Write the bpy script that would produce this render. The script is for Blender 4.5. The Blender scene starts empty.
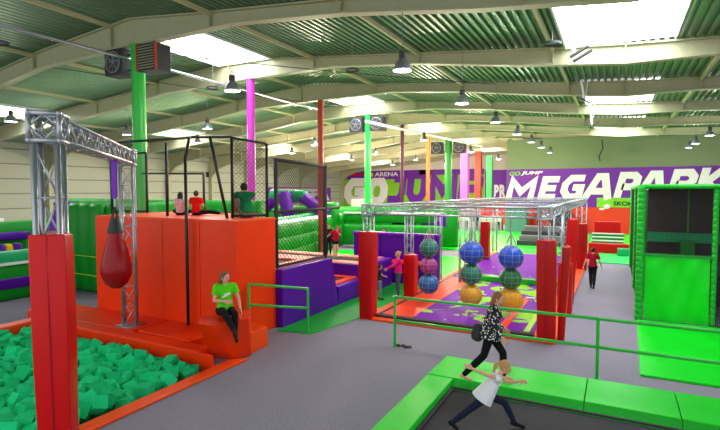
import bpy, bmesh, math, random
from mathutils import Vector as V, Matrix
random.seed(7)
SC = bpy.context.scene
COL = SC.collection
PI = math.pi
# ---------------------------------------------------------------- camera numbers
F, CX, CY, HC = 495.0, 360.0, 215.0, 3.9
YAW = math.radians(27.4); PIT = math.atan(25/495)
FW = V((-math.sin(YAW)*math.cos(PIT), math.cos(YAW)*math.cos(PIT), -math.sin(PIT)))
RT = V((math.cos(YAW), math.sin(YAW), 0)); UP = RT.cross(FW)
def ray(u, v): return FW + RT*((u-CX)/F) - UP*((v-CY)/F)
def gz(u, v, z=0.0):
    d = ray(u, v); t = (z-HC)/d.z; return V((t*d.x, t*d.y, z))
def gY(u, v, Y):
    d = ray(u, v); t = Y/d.y; return V((t*d.x, Y, HC+t*d.z))
def gX(u, v, X):
    d = ray(u, v); t = X/d.x; return V((X, t*d.y, HC+t*d.z))
# ---------------------------------------------------------------- materials
def lin(h):
    h = h.lstrip('#'); out = []
    for i in (0, 2, 4):
        c = int(h[i:i+2], 16)/255
        out.append(c/12.92 if c <= .04045 else ((c+.055)/1.055)**2.4)
    return out+[1.0]
MATS = {}
def mat(name, hexc, rough=.5, metal=0, spec=.5, var=.06, scale=6, emit=None, es=1, bump=0, bscale=40, coat=0):
    if name in MATS: return MATS[name]
    m = bpy.data.materials.new(name); m.use_nodes = True
    nt = m.node_tree; b = nt.nodes['Principled BSDF']
    b.inputs['Roughness'].default_value = rough
    b.inputs['Metallic'].default_value = metal
    b.inputs['Specular IOR Level'].default_value = spec
    b.inputs['Coat Weight'].default_value = coat
    c = lin(hexc)
    tc = nt.nodes.new('ShaderNodeTexCoord')
    no = nt.nodes.new('ShaderNodeTexNoise'); no.inputs['Scale'].default_value = scale; no.inputs['Detail'].default_value = 4
    nt.links.new(tc.outputs['Object'], no.inputs['Vector'])
    mx = nt.nodes.new('ShaderNodeMix'); mx.data_type = 'RGBA'
    mx.inputs[6].default_value = [max(0, x*(1-var*2)) for x in c[:3]]+[1]
    mx.inputs[7].default_value = [min(1, x*(1+var*2)) for x in c[:3]]+[1]
    nt.links.new(no.outputs['Fac'], mx.inputs[0])
    nt.links.new(mx.outputs[2], b.inputs['Base Color'])
    if emit:
        b.inputs['Emission Color'].default_value = lin(emit); b.inputs['Emission Strength'].default_value = es
    if bump:
        n2 = nt.nodes.new('ShaderNodeTexNoise'); n2.inputs['Scale'].default_value = bscale
        nt.links.new(tc.outputs['Object'], n2.inputs['Vector'])
        bp = nt.nodes.new('ShaderNodeBump'); bp.inputs['Strength'].default_value = bump; bp.inputs['Distance'].default_value = .02
        nt.links.new(n2.outputs['Fac'], bp.inputs['Height']); nt.links.new(bp.outputs['Normal'], b.inputs['Normal'])
    MATS[name] = m; return m
def vinyl(name, hexc, rough=.38, bump=.25, bscale=3): return mat(name, hexc, rough+.05, spec=.28, var=.05, scale=2, bump=bump, bscale=bscale)
RED = vinyl('vinyl_red', '#c80204', .3)
DRED = vinyl('vinyl_maroon', '#a80a20', .25)
ORG = vinyl('vinyl_orange', '#f83a02', .33)
ORG2 = vinyl('vinyl_orange_light', '#fc4e08', .4)
CORAL = vinyl('vinyl_coral', '#f84420', .45)
PEACH = vinyl('vinyl_peach', '#f09078', .5)
GRN = vinyl('vinyl_green', '#08da20', .35)
GRN2 = vinyl('vinyl_green_mid', '#0ea826', .4)
GRN3 = vinyl('inflatable_green', '#079020', .5)
GRND = vinyl('inflatable_dark_green', '#078a22', .4)
TEAL = vinyl('inflatable_teal', '#10a464', .4)
MINT = vinyl('floor_mint', '#18d860', .4)
PUR = vinyl('vinyl_purple', '#54069e', .38)
PUR2 = vinyl('vinyl_violet', '#7008b4', .38)
YEL = vinyl('vinyl_yellow', '#e8c010', .4)
WHT = vinyl('vinyl_white', '#e6efe6', .5)
LIME = mat('lime_print', '#a8dc30', .6)
FOAM = mat('foam_green', '#1ad084', .9, var=.12, scale=1.3, spec=.2, bump=.4, bscale=60)
FOAM2 = mat('foam_green_deep', '#14bc74', .9, var=.12, scale=1.3, spec=.2, bump=.4, bscale=60)
BLK = mat('black_metal', '#1c1a1c', .5)
BLKPAD = mat('black_padding', '#2c282c', .7)
BED = mat('trampoline_bed', '#2e2c32', .8, var=.1, scale=60)
NET = mat('black_net', '#181418', .8)
ALU = mat('aluminium', '#a9acb4', .35, metal=.7, var=.03)
STL = mat('cream_steel', '#a8a884', .55)
DECK = mat('galvanised_deck', '#6e8c6e', .4, metal=.5, var=.12, scale=.7)  # grey sheet; green bounce from the mats is tinted into this colour
PURL = mat('purlin_cream', '#b4b288', .6)
WALLP = mat('wall_panel_cream', '#a6ae98', .6, var=.03)
WALLB = mat('wall_back_cream', '#d8d2c0', .7, var=.03)
WALLG = mat('wall_partition_grey', '#74805e', .7, var=.04)
GAP = mat('panel_joint', '#6d7466', .8)
GPAINT = mat('green_paint', '#22b83a', .4)
DGPAINT = mat('dark_green_paint', '#0c8a26', .45)
MAG = mat('magenta_paint', '#d236c0', .4)
PINK = mat('pink_cladding', '#f060c8', .5)
RPAINT = mat('rust_red_paint', '#b8361c', .45)
PLUM = mat('plum_paint', '#5a1438', .45)
OPAINT = mat('orange_paint', '#f06408', .45)
LGPAINT = mat('light_green_paint', '#20e050', .4)
WPAINT = mat('white_paint', '#e4e6e6', .5)
GREY = mat('grey_metal', '#86888c', .4, metal=.5)
DGREY = mat('dark_grey_metal', '#34363a', .5)
GLOW = mat('lamp_glow', '#fff6e4', .5, emit='#fff2dc', es=9)
SKYM = mat('skylight_pane', '#f4f8ff', .4, emit='#f6f9ff', es=11)
BANP = mat('banner_purple', '#6a0c98', .6)
BANL = mat('banner_lime', '#78c010', .6)
BANW = mat('banner_white', '#e6e4e0', .6)
BANG = mat('banner_green_text', '#7cc41e', .6)
BANPD = mat('banner_dark_purple', '#54186a', .6)
OWALL = mat('orange_wall', '#e03408', .6)
SKIN = mat('skin', '#e0a888', .55)
HBR = mat('hair_brown', '#7a5230', .6, bump=.5, bscale=60)
HBL = mat('hair_blond', '#c09458', .6, bump=.5, bscale=60)
HDK = mat('hair_dark', '#241812', .6)
EYE = mat('eye_dark', '#20140f', .3)
LIP = mat('lips', '#b85048', .5)
ROPE = mat('rope', '#a8a498', .8)

def carpet():
    m = mat('carpet', '#8a8492', .95, spec=.1, var=.0)
    nt = m.node_tree; b = nt.nodes['Principled BSDF']
    tc = nt.nodes.new('ShaderNodeTexCoord')
    a = nt.nodes.new('ShaderNodeTexNoise'); a.inputs['Scale'].default_value = 28; a.inputs['Detail'].default_value = 6; a.inputs['Roughness'].default_value = .8
    nt.links.new(tc.outputs['Object'], a.inputs['Vector'])
    r = nt.nodes.new('ShaderNodeValToRGB')
    r.color_ramp.elements[0].position = .3; r.color_ramp.elements[0].color = lin('#706b77')
    r.color_ramp.elements[1].position = .7; r.color_ramp.elements[1].color = lin('#a39eac')
    nt.links.new(a.outputs['Fac'], r.inputs[0]); nt.links.new(r.outputs[0], b.inputs['Base Color'])
    return m
CARPET = carpet()
def spotted():
    m = mat('spotted_fabric', '#202020', .8)
    nt = m.node_tree; b = nt.nodes['Principled BSDF']
    tc = nt.nodes.new('ShaderNodeTexCoord')
    a = nt.nodes.new('ShaderNodeTexVoronoi'); a.inputs['Scale'].default_value = 24
    nt.links.new(tc.outputs['Object'], a.inputs['Vector'])
    r = nt.nodes.new('ShaderNodeValToRGB'); r.color_ramp.interpolation = 'CONSTANT'
    r.color_ramp.elements[0].position = 0; r.color_ramp.elements[0].color = lin('#e8e4e0')
    r.color_ramp.elements[1].position = .36; r.color_ramp.elements[1].color = lin('#141416')
    nt.links.new(a.outputs['Distance'], r.inputs[0]); nt.links.new(r.outputs[0], b.inputs['Base Color'])
    return m
SPOT = spotted()
def splat():
    m = mat('court_print', '#6a06ae', .6, spec=.15)
    nt = m.node_tree; b = nt.nodes['Principled BSDF']
    tc = nt.nodes.new('ShaderNodeTexCoord')
    a = nt.nodes.new('ShaderNodeTexNoise'); a.inputs['Scale'].default_value = .8; a.inputs['Detail'].default_value = 3; a.inputs['Distortion'].default_value = 1.2
    nt.links.new(tc.outputs['Object'], a.inputs['Vector'])
    sp = nt.nodes.new('ShaderNodeSeparateXYZ'); nt.links.new(tc.outputs['Object'], sp.inputs[0])
    # print area: a band across the middle of the court
    g = nt.nodes.new('ShaderNodeMath'); g.operation = 'SUBTRACT'; g.inputs[1].default_value = 18.6; nt.links.new(sp.outputs['Y'], g.inputs[0])
    ab = nt.nodes.new('ShaderNodeMath'); ab.operation = 'ABSOLUTE'; nt.links.new(g.outputs[0], ab.inputs[0])
    md = nt.nodes.new('ShaderNodeMath'); md.operation = 'MULTIPLY'; md.inputs[1].default_value = .035; nt.links.new(ab.outputs[0], md.inputs[0])
    sb = nt.nodes.new('ShaderNodeMath'); sb.operation = 'SUBTRACT'; nt.links.new(a.outputs['Fac'], sb.inputs[0]); nt.links.new(md.outputs[0], sb.inputs[1])
    r = nt.nodes.new('ShaderNodeValToRGB'); r.color_ramp.interpolation = 'CONSTANT'
    r.color_ramp.elements[0].position = 0; r.color_ramp.elements[0].color = lin('#7808a4')
    r.color_ramp.elements[1].position = .46; r.color_ramp.elements[1].color = lin('#90d418')
    nt.links.new(sb.outputs[0], r.inputs[0]); nt.links.new(r.outputs[0], b.inputs['Base Color'])
    return m
SPLAT = splat()

# ---------------------------------------------------------------- mesh builder
def prop(o, label=None, cat=None, group=None, kind=None):
    if label: o['label'] = label
    if cat: o['category'] = cat
    if group: o['group'] = group
    if kind: o['kind'] = kind
    return o
class MB:
    def __init__(s): s.v = []; s.f = []; s.mi = []; s.m = 0
    def add(s, vs, fs):
        n = len(s.v); s.v += [tuple(x) for x in vs]; s.f += [[i+n for i in f] for f in fs]; s.mi += [s.m]*len(fs); return s
    def box(s, a, b):
        x0, y0, z0 = [min(a[i], b[i]) for i in range(3)]; x1, y1, z1 = [max(a[i], b[i]) for i in range(3)]
        return s.add([(x0,y0,z0),(x1,y0,z0),(x1,y1,z0),(x0,y1,z0),(x0,y0,z1),(x1,y0,z1),(x1,y1,z1),(x0,y1,z1)],
                     [(3,2,1,0),(4,5,6,7),(0,1,5,4),(1,2,6,5),(2,3,7,6),(3,0,4,7)])
    def obox(s, c, size, M):           # oriented box, M a 3x3/4x4 rotation
        h = [x/2 for x in size]; vs = []
        for z in (-1,1):
            for x, y in ((-1,-1),(1,-1),(1,1),(-1,1)):
                vs.append(V(c)+M@V((x*h[0], y*h[1], z*h[2])))
        return s.add(vs, [(3,2,1,0),(4,5,6,7),(0,1,5,4),(1,2,6,5),(2,3,7,6),(3,0,4,7)])
    def prism(s, poly, z0, z1, top=None):
        n = len(poly); top = top or poly
        vs = [(p[0],p[1],z0) for p in poly]+[(p[0],p[1],z1) for p in top]
        return s.add(vs, [list(range(n))[::-1], list(range(n,2*n))]+[(i,(i+1)%n,(i+1)%n+n,i+n) for i in range(n)])
    def tube(s, p, q, r, n=8, r2=None):
        p = V(p); q = V(q); d = (q-p)
        if d.length < 1e-6: return s
        d.normalize(); a = d.orthogonal().normalized(); b = d.cross(a); r2 = r if r2 is None else r2
        vs = []
        for c, rr in ((p, r), (q, r2)):
            for i in range(n):
                t = 2*PI*i/n+PI/4; vs.append(c+a*(math.cos(t)*rr)+b*(math.sin(t)*rr))
        return s.add(vs, [list(range(n))[::-1], list(range(n,2*n))]+[(i,(i+1)%n,(i+1)%n+n,i+n) for i in range(n)])
    def path(s, pts, r, n=8):
        for a, b in zip(pts, pts[1:]): s.tube(a, b, r, n)
        for p in pts[1:-1]: s.ball(p, (r,r,r), 4, n)
        return s
    def ball(s, c, rad, nu=8, nv=12, M=None):
        c = V(c); vs = [c+(M@V((0,0,rad[2])) if M else V((0,0,rad[2])))]
        for i in range(1, nu):
            a = PI*i/nu
            for j in range(nv):
                t = 2*PI*j/nv; p = V((rad[0]*math.sin(a)*math.cos(t), rad[1]*math.sin(a)*math.sin(t), rad[2]*math.cos(a)))
                vs.append(c+(M@p if M else p))
        vs.append(c+(M@V((0,0,-rad[2])) if M else V((0,0,-rad[2]))))
        fs = [(0,1+j,1+(j+1)%nv) for j in range(nv)]
        for i in range(nu-2):
            for j in range(nv):
                a = 1+i*nv; fs.append((a+j, a+nv+j, a+nv+(j+1)%nv, a+(j+1)%nv))
        e = len(vs)-1; a = 1+(nu-2)*nv
        fs += [(e, a+(j+1)%nv, a+j) for j in range(nv)]
        return s.add(vs, fs)
    def lathe(s, c, prof, n=20, close=True):
        c = V(c); vs = []; fs = []
        for r, z in prof:
            for j in range(n):
                t = 2*PI*j/n; vs.append(c+V((r*math.cos(t), r*math.sin(t), z)))
        for i in range(len(prof)-1):
            for j in range(n): fs.append((i*n+j, i*n+(j+1)%n, (i+1)*n+(j+1)%n, (i+1)*n+j))
        if close: fs += [list(range(n))[::-1], list(range((len(prof)-1)*n, len(prof)*n))]
        return s.add(vs, fs)
    def build(s, name, m, parent=None, smooth=False, bev=0, seg=2):
        me = bpy.data.meshes.new(name); me.from_pydata(s.v, [], s.f)
        ms = m if isinstance(m, (list, tuple)) else [m]
        for x in ms: me.materials.append(x)
        if len(ms) > 1:
            for p, i in zip(me.polygons, s.mi): p.material_index = i
        me.update()
        if smooth:
            for p in me.polygons: p.use_smooth = True
        o = bpy.data.objects.new(name, me); COL.objects.link(o)
        if parent: o.parent = parent; 
        if bev:
            b = o.modifiers.new('bevel', 'BEVEL'); b.width = bev; b.segments = seg; b.limit_method = 'ANGLE'; b.angle_limit = math.radians(35)
            for p in me.polygons: p.use_smooth = True
            w = o.modifiers.new('wn', 'WEIGHTED_NORMAL'); w.keep_sharp = True
        return o
def thing(name, label, cat, loc=(0,0,0), rz=0, group=None):
    o = bpy.data.objects.new(name, None); COL.objects.link(o); o.empty_display_size = .2
    o.location = loc; o.rotation_euler = (0,0,rz); prop(o, label, cat, group); return o
def reparent_at(root, objs):
    """children built in world coordinates: keep them in place below a root that stands elsewhere"""
    M = root.matrix_basis.inverted()
    for o in objs: o.parent = root; o.matrix_parent_inverse = M
class Group:
    """collects parts made in world coordinates and hangs them below an Empty at the thing's base"""
    def __init__(s, name, label, cat, loc, group=None): s.r = thing(name, label, cat, loc, 0, group); s.inv = Matrix.Translation(V(loc)).inverted()
    def part(s, o, parent=None):
        if parent is None: o.parent = s.r; o.matrix_parent_inverse = s.inv
        else: o.parent = parent
        return o
def copy_tree(o, parent=None):
    c = o.copy(); COL.objects.link(c)
    if parent: c.parent = parent
    for ch in list(o.children):
        copy_tree(ch, c)
    return c
def struct(name, mb, m, bev=0): return prop(mb.build(name, m, bev=bev), kind='structure')

# ---------------------------------------------------------------- roof profile
def interp(tab, x):
    if x <= tab[0][0]: return tab[0][1]
    for (a, za), (b, zb) in zip(tab, tab[1:]):
        if x <= b: return za+(zb-za)*(x-a)/(b-a)
    return tab[-1][1]
TOP = [(-43,7.75),(-24.8,9.28),(-21.4,9.75),(-16,10.2),(-12.2,9.82),(-8,9.45),(-4.7,9.15),(-1.9,8.9),(.3,8.75),(6,8.5),(14,8.2)]
BOT = [(-43,4.6),(-42.4,5.6),(-41.4,6.4),(-40,6.9),(-37.5,7.3),(-30.7,7.95),(-24.8,8.55),(-21.4,9.05),(-16.5,9.2),(-11,9.27),(-7,8.93),(-3.2,8.42),(.2,8.1),(3,8.12),(8,7.95),(14,7.6)]
BAY = 6.3; Y0 = 12.6
SKYX = [(-1.65,1.65), (-17.5,-14.4), (-34.3,-31.0)]
SKYB = (0, 2, 4, 6, 8)  # roof lights of the last bay are added to brighten the far end
XL, XR, YN, YF = -43.0, 14.0, -3.0, 76.0

def build_shell():
    f = MB()       # floor with the pit cut out
    px0, px1, py0, py1 = -14.2, -7.75, -3.0, 8.0
    f.box((XL,YN,-.2),(px0,YF,0)).box((px1,YN,-.2),(XR,YF,0)).box((px0,py1,-.2),(px1,YF,0))
    f.box((px0,py0,-1.1),(px1,py1,-1.0)).box((px0-.05,py0,-1.1),(px0,py1,-.2)).box((px1,py0,-1.1),(px1+.05,py1,-.2)).box((px0,py1,-1.1),(px1,py1+.05,-.2))
    struct('floor', f, CARPET)
    # corrugated deck, in bays, with the roof lights left open
    d = MB(); p = .27
    for k in range(-2, 11):
        ya, yb = Y0+BAY*k, Y0+BAY*(k+1)
        if yb > YF+1: yb = YF+1
        x = XL
        while x < XR:
            xm = x+p/2
            if k in SKYB and any(a < xm < b for a, b in SKYX): x += p; continue
            z = interp(TOP, x); z1 = interp(TOP, x+p); h = .09
            pr = [(x, z), (x+p*.30, z+(z1-z)*.3), (x+p*.40, z+h), (x+p*.86, z+h), (x+p*.96, z1)]
            pr.append((x+p, z1))
            vs = [(a, ya, b) for a, b in pr]+[(a, yb, b) for a, b in pr]
            n = len(pr); d.add(vs, [(i, i+1, i+1+n, i+n) for i in range(n-1)])
            x += p
    struct('ceiling', d, DECK)
    # purlin strips under the deck
    c = MB()
    for X in (-38,-33.5,-27,-22,-17.0,-12.05,-7.1,-2.1,3.0,8.0):
        z = interp(TOP, X); c.box((X-.05, YN, z-.17), (X+.05, YF, z-.02))
    struct('trim_1', c, PURL)
    # left wall: horizontal cassette panels and its columns
    w = MB(); w.box((XL-.3,YN,0),(XL-.05,YF,8.2)); w.m = 1
    z = 0
    while z < 7.6:
        w.box((XL-.05,YN,z+.04),(XL,YF,min(z+1.16,7.7))); z += 1.2
    struct('wall_left', w, [GAP, WALLP])
    w = MB(); w.box((XL,YF,0),(XR,YF+.3,9.9)); w.prism([(-30,YF),(-4,YF),(-4,YF+.3),(-30,YF+.3)],9.8,10.3)
    struct('wall_back', w, WALLB)
    w = MB(); w.box((-9.65,50,2.36),(XR,50.3,8.75)); w.box((-9.65,50.3,0),(-9.35,62,8.9))
    struct('wall_partition', w, WALLG)
    w = MB(); w.box((-9.65,49.98,0),(XR,50.3,2.36)); struct('trim_2', w, OWALL)
    # roof lights: white kerb, domed pane, glazing bars
    n = 0
    for X0, X1 in SKYX:
        for k in SKYB:
            n += 1; ya, yb = Y0+BAY*k+.1, Y0+BAY*(k+1)-.1; xm = (X0+X1)/2; zb = max(interp(TOP,X0), interp(TOP,X1))
            m = MB(); N = 8
            for i in range(N):
                a0, a1 = X0+(X1-X0)*i/N, X0+(X1-X0)*(i+1)/N
                h0, h1 = [zb+.22+.45*(1-((a-xm)/((X1-X0)/2))**2) for a in (a0, a1)]
                m.add([(a0,ya,h0),(a1,ya,h1),(a1,yb,h1),(a0,yb,h0)], [(0,3,2,1)])
            root = struct('window_%d' % n, m, SKYM)
            g = MB(); g.box((X0-.06,ya,zb-.12),(X0,yb,zb+.3)).box((X1,ya,zb-.12),(X1+.06,yb,zb+.3)).box((X0,ya,zb-.1),(X1,ya+.05,zb+.7)).box((X0,yb-.05,zb-.1),(X1,yb,zb+.7))
            q = g.build('kerb', WPAINT, root)
            g = MB()
            for j in (1,2,3,4):
                y = ya+(yb-ya)*j/5; pts = [(X0+(X1-X0)*i/8, y, zb+.2+.45*(1-((i-4)/4)**2)) for i in range(9)]
                for a, b in zip(pts, pts[1:]): g.tube(a, b, .022, 4)
            for i in (3,5):
                a = X0+(X1-X0)*i/8; h = zb+.2+.45*(1-((i-4)/4)**2); g.tube((a,ya,h),(a,yb,h),.018,4)
            g.build('glazing_bar', GREY, root)
build_shell()
ordn = ['nearest','second','third','fourth','fifth','sixth','seventh','eighth','ninth','tenth','eleventh']
def beams():
    xs = sorted(set([a for a,_ in TOP]+[a for a,_ in BOT]))
    for k in range(0, 11):
        Y = Y0+BAY*k
        if Y > YF: break
        m = MB(); tw = .02; fw = .16
        xe = XR
        X = [x for x in xs if x <= xe]
        for a, b in zip(X, X[1:]):
            ta, tb, ba, bb = interp(TOP,a)-.02, interp(TOP,b)-.02, interp(BOT,a), interp(BOT,b)
            def slab(z0a,z1a,z0b,z1b,hw):
                m.add([(a,Y-hw,z0a),(b,Y-hw,z0b),(b,Y+hw,z0b),(a,Y+hw,z0a),(a,Y-hw,z1a),(b,Y-hw,z1b),(b,Y+hw,z1b),(a,Y+hw,z1a)],
                      [(3,2,1,0),(4,5,6,7),(0,1,5,4),(1,2,6,5),(2,3,7,6),(3,0,4,7)])
            slab(ba,ta,bb,tb,tw); slab(ta-.05,ta,tb-.05,tb,fw); slab(ba-.03,ba+.03,bb-.03,bb+.03,fw)
        for x in (-38,-33.5,-27,-22,-17,-12.05,-7.1,-2.1,.15,3.0,8.0):
            m.box((x-.02,Y-fw,interp(BOT,x)),(x+.02,Y+fw,interp(TOP,x)-.03))
        m.box((XL,Y-.16,0),(XL+.5,Y+.16,7.2))
        o = m.build('roof_beam', STL)
        prop(o, 'cream tapered steel roof beam spanning the hall, %s from the front of the hall' % ordn[k], 'beam', 'roof beams')
beams()

# ---------------------------------------------------------------- interior columns
cols = [(0,.24,GPAINT,'bright green round column beside the two heater fans','round',9.2),
        (1,.19,MAG,'slim magenta column rising behind the cage on the orange block','round',9.2),
        (2,.17,RPAINT,'rust red column just behind the black cage post','round',9.2),
        (3,.22,LGPAINT,'light green column in front of the white letters G and O','round',9.2),
        (4,.15,PLUM,'dark plum column in front of the purple J','round',9.2),
        (5,.18,OPAINT,'thin orange column between the purple U and M','round',9.2),
        (6,.36,DGPAINT,'thick dark green column crossing the purple M of the lime banner','round',9.2),
        (7,.42,PINK,'wide pink column left of the red one at the far banner','box',8.6),
        (8,.38,RPAINT,'wide red column between the pink and the light green one','box',8.8),
        (9,.36,LGPAINT,'far light green column nearest the partition wall','box',8.6)]
for k, r, m, lab, kind, h in cols:
    Y = Y0+BAY*k; X = -15.7; b = MB()
    if kind == 'round': b.lathe((X,Y,0), [(r,0),(r,h)], 20)
    else: b.box((X-r,Y-r,0),(X+r,Y+r,h))
    b.box((X-r-.05,Y-r-.05,0),(X+r+.05,Y+r+.05,.04)); b.box((X-r-.04,Y-.2,h-.03),(X+r+.04,Y+.2,h))
    prop(b.build('steel_column', m, bev=.01), lab, 'column')
# heaters on the columns
def heater(c, face, lab, style, s=1.0):
    g = Group('unit_heater', lab, 'heater', c); c = V(c); fx = face
    b = MB(); b.box(c+V((-.5*s,-.35*s,-.5*s)), c+V((.5*s,.35*s,.5*s))); cs_ = g.part(b.build('casing', BLKPAD if style == 'fan' else DGREY, bev=.03))
    if style == 'fan':
        b = MB(); y = c.y-.36*s
        for i in range(24):
            a, a2 = 2*PI*i/24, 2*PI*(i+1)/24
            b.tube((c.x+.4*s*math.cos(a),y,c.z+.4*s*math.sin(a)),(c.x+.4*s*math.cos(a2),y,c.z+.4*s*math.sin(a2)),.03*s,6)
        for r in (.3,.2,.1):
            for i in range(20):
                a, a2 = 2*PI*i/20, 2*PI*(i+1)/20
                b.tube((c.x+r*s*math.cos(a),y-.02,c.z+r*s*math.sin(a)),(c.x+r*s*math.cos(a2),y-.02,c.z+r*s*math.sin(a2)),.007,4)
        [b.tube((c.x+.42*s*math.cos(k*PI/4),y-.01,c.z+.42*s*math.sin(k*PI/4)),(c.x,y-.02,c.z),.008,4) for k in range(8)]; g.part(b.build('fan_guard', GREY), cs_)
        b = MB()
        for i in range(5):
            a = 2*PI*i/5; M = Matrix.Rotation(a,3,'Y')@Matrix.Rotation(.5,3,'X')
            b.obox(c+V((math.cos(a)*.17*s,-.33*s,-math.sin(a)*.17*s)), (.28*s,.015,.14*s), M)
        b.ball(c+V((0,-.33*s,0)),(.07*s,.05*s,.07*s)); g.part(b.build('fan_blades', GREY), cs_)
    else:
        b = MB()
        for i in range(9):
            z = c.z-.4*s+.1*s*i; b.obox((c.x,c.y-.38*s,z),(.86*s,.1*s,.015),Matrix.Rotation(.6,3,'X'))
        g.part(b.build('louver', STL), cs_)
        b = MB(); 
        for sx in (-1,1): b.box((c.x+sx*.5*s-.03,c.y-.4*s,c.z-.5*s),(c.x+sx*.5*s+.03,c.y-.33*s,c.z+.5*s))
        g.part(b.build('frame', RPAINT))
    b = MB(); x = -15.7
    for dz in (-.3,.3): b.tube((c.x,c.y,c.z+dz*s),(x,c.y,c.z+dz*s),.03,6)
    b.tube((c.x,c.y,c.z+.5*s),(c.x,c.y,c.z+.75*s),.02,6); g.part(b.build('bracket', DGREY))
heater((-16.65,12.6,8.62),1,'black fan heater on the left of the green column','fan',.95)
heater((-14.85,12.6,8.6),1,'louvred heater with reddish frame right of the green column','louver',.95)
heater((-16.5,31.5,8.5),1,'small grey fan heater left of the light green column','fan',1.0)
heater((-14.9,31.5,8.5),1,'small grey fan heater right of the light green column','fan',1.0)
heater((-16.9,50.4,8.3),1,'far fan heater left of the thick dark green column','fan',1.2)
heater((-14.5,50.4,8.3),1,'far fan heater right of the thick dark green column','fan',1.2)
# long pipe, cables
b = MB(); b.tube((-16.2,2,8.75),(-16.2,26.2,8.75),.055,10); 
for y in (8,14,20,26): b.tube((-16.2,y,8.75),(-16.2,y,9.6),.012,4)
prop(b.build('heating_pipe', ALU, smooth=True), 'long straight white pipe hung under the roof past the green column', 'pipe')
b = MB(); b.tube((-14.6,29,8.35),(-12.2,50,8.3),.1,8)
prop(b.build('heating_pipe', WPAINT, smooth=True), 'white pipe starting beside the small heaters and running to the back', 'pipe')
b = MB()
def sag(p, q, s=.3, n=10, r=.015):
    p = V(p); q = V(q)
    pts = [p.lerp(q,i/n)-V((0,0,s*4*(i/n)*(1-i/n))) for i in range(n+1)]
    for a, c in zip(pts, pts[1:]): b.tube(a, c, r, 4)
sag((-15.7,12.6,9.0),(-5.2,24,8.9),.1); 
prop(b.build('cable', BLK), 'thin dark cable strung from the green column across the roof', 'cable')
b = MB(); sag((-22,12.6,9.2),(-12.5,31.5,9.0),.1)
prop(b.build('cable', BLK), 'thin dark cable crossing behind the first heater pair', 'cable')

# ---------------------------------------------------------------- high bay lamps
def lamp_proto():
    r = thing('high_bay_lamp', 'x', 'lamp')
    b = MB(); b.lathe((0,0,0), [(.25,0),(.262,.0),(.25,.05),(.19,.2),(.11,.3),(.085,.33),(.08,.33)], 24, False); sh = b.build('lamp_shade', ALU, r, smooth=True)
    b = MB(); b.lathe((0,0,.03), [(.001,0),(.235,0)], 24, False); b.build('lamp_glass', GLOW, sh)
    b = MB(); b.lathe((0,0,.32), [(.09,0),(.1,.02),(.1,.16),(.07,.2),(.03,.21)], 16); b.tube((-.06,0,.53),(0,0,.66),.01,5); b.tube((.06,0,.53),(0,0,.66),.01,5); b.build('ballast_housing', DGREY, r)
    b = MB(); b.tube((0,0,.64),(0,0,1.62),.012,6); b.build('suspension_rod', GREY, r)
    return r
lamp0 = lamp_proto(); first = True
rows = [(-5.2,[12.5,18.3,24.1,29.9,35.2,40,45.8],'in the row left of the big right roof light'),
        (-11.15,[12.5,30.5,42,53],'in the row right of the painted columns'),
        (-19.2,[19.6,30,40,50,60],'in the row left of the painted columns'),
        (-25.4,[13.3,19.5,25,36,47,58],'in the row nearest the left wall'),
        (4.8,[35.7,41.6,45.2],'in the row above the right netted enclosure')]
for X, ys, where in rows:
    for i, y in enumerate(ys):
        o = lamp0 if first else copy_tree(lamp0); first = False
        zt = interp(BOT if min(abs(y-Y0-BAY*k) for k in range(11)) < .3 else TOP, X); o.location = (X, y, 7.1 if X > -30 else 6.9)
        s = (zt-7.1)/1.62
        for c in o.children:
            if c.name.startswith('suspension_rod'): c.scale = (1,1,(zt-7.1)/1.62); 
        prop(o, 'silver bell-shaped high bay lamp, %s %s' % (ordn[i], where), 'lamp', 'high bay lamps')
for i, (x, y, w) in enumerate(((-15.95,16.65,'right of the green column and its heaters'),(-8.94,16.6,'in the middle of the near ceiling'),(-1.88,16.5,'beside the big right roof light'),(-16.9,8.6,'at the upper left corner of the view'))):
    g = Group('ring_fitting', 'flat dark ring pendant hanging ' + w, 'lamp', (x,y,8.4)); c = (x,y,8.4)
    b = MB(); b.lathe(c, [(.2,0),(.27,-.03),(.27,.04),(.2,.04),(.2,0)], 24, False); g.part(b.build('ring', DGREY))
    b = MB(); b.lathe(c, [(.001,.02),(.2,.02)], 24, False); g.part(b.build('diffuser', GREY))
    b = MB(); b.tube(c,(x,y,interp(TOP,x)),.01,5); g.part(b.build('suspension_wire', ALU))
def rodthing(x, y, z0, lab, arms):
    g = Group('hanging_antenna', lab, 'bracket', (x,y,z0)); b = MB(); b.tube((x,y,z0),(x-.15,y-.3,interp(TOP,x)),.05,8); b.tube((x,y,z0),(x+.15,y-.3,interp(TOP,x)),.02,6); g.part(b.build('rod', WPAINT))
    b = MB()
    for dx, dz in arms: b.obox((x+dx,y,z0+dz),(.62,.2,.05),Matrix.Rotation(-.5*(1 if dx>0 else -1),3,'Y'))
    g.part(b.build('arm', DGREY))
rodthing(-1.33,17.6,8.3,'white rod with two dark plates below the big roof light',[(.15,.05),(.25,-.1)])
rodthing(-1.4,25.0,8.0,'short white rod hanging below the second roof beam on the right',[(0,-.02)])
rodthing(-1.35,31.2,7.6,'small white rod hanging in front of the partition wall',[(.1,.0)])
b = MB(); pts = [(3.0,31.0,8.5),(3.2,31,7.6),(3.05,31,6.9),(3.2,31,6.6)]
b.path([V((-1.3,49.5,8.4)),V((-1.2,49.5,7.6)),V((-1.5,49.5,6.9)),V((-1.4,49.5,6.5))],.05,6)
prop(b.build('cable', BLK),'dark loose cable hanging down the partition wall above the banner','cable')

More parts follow.
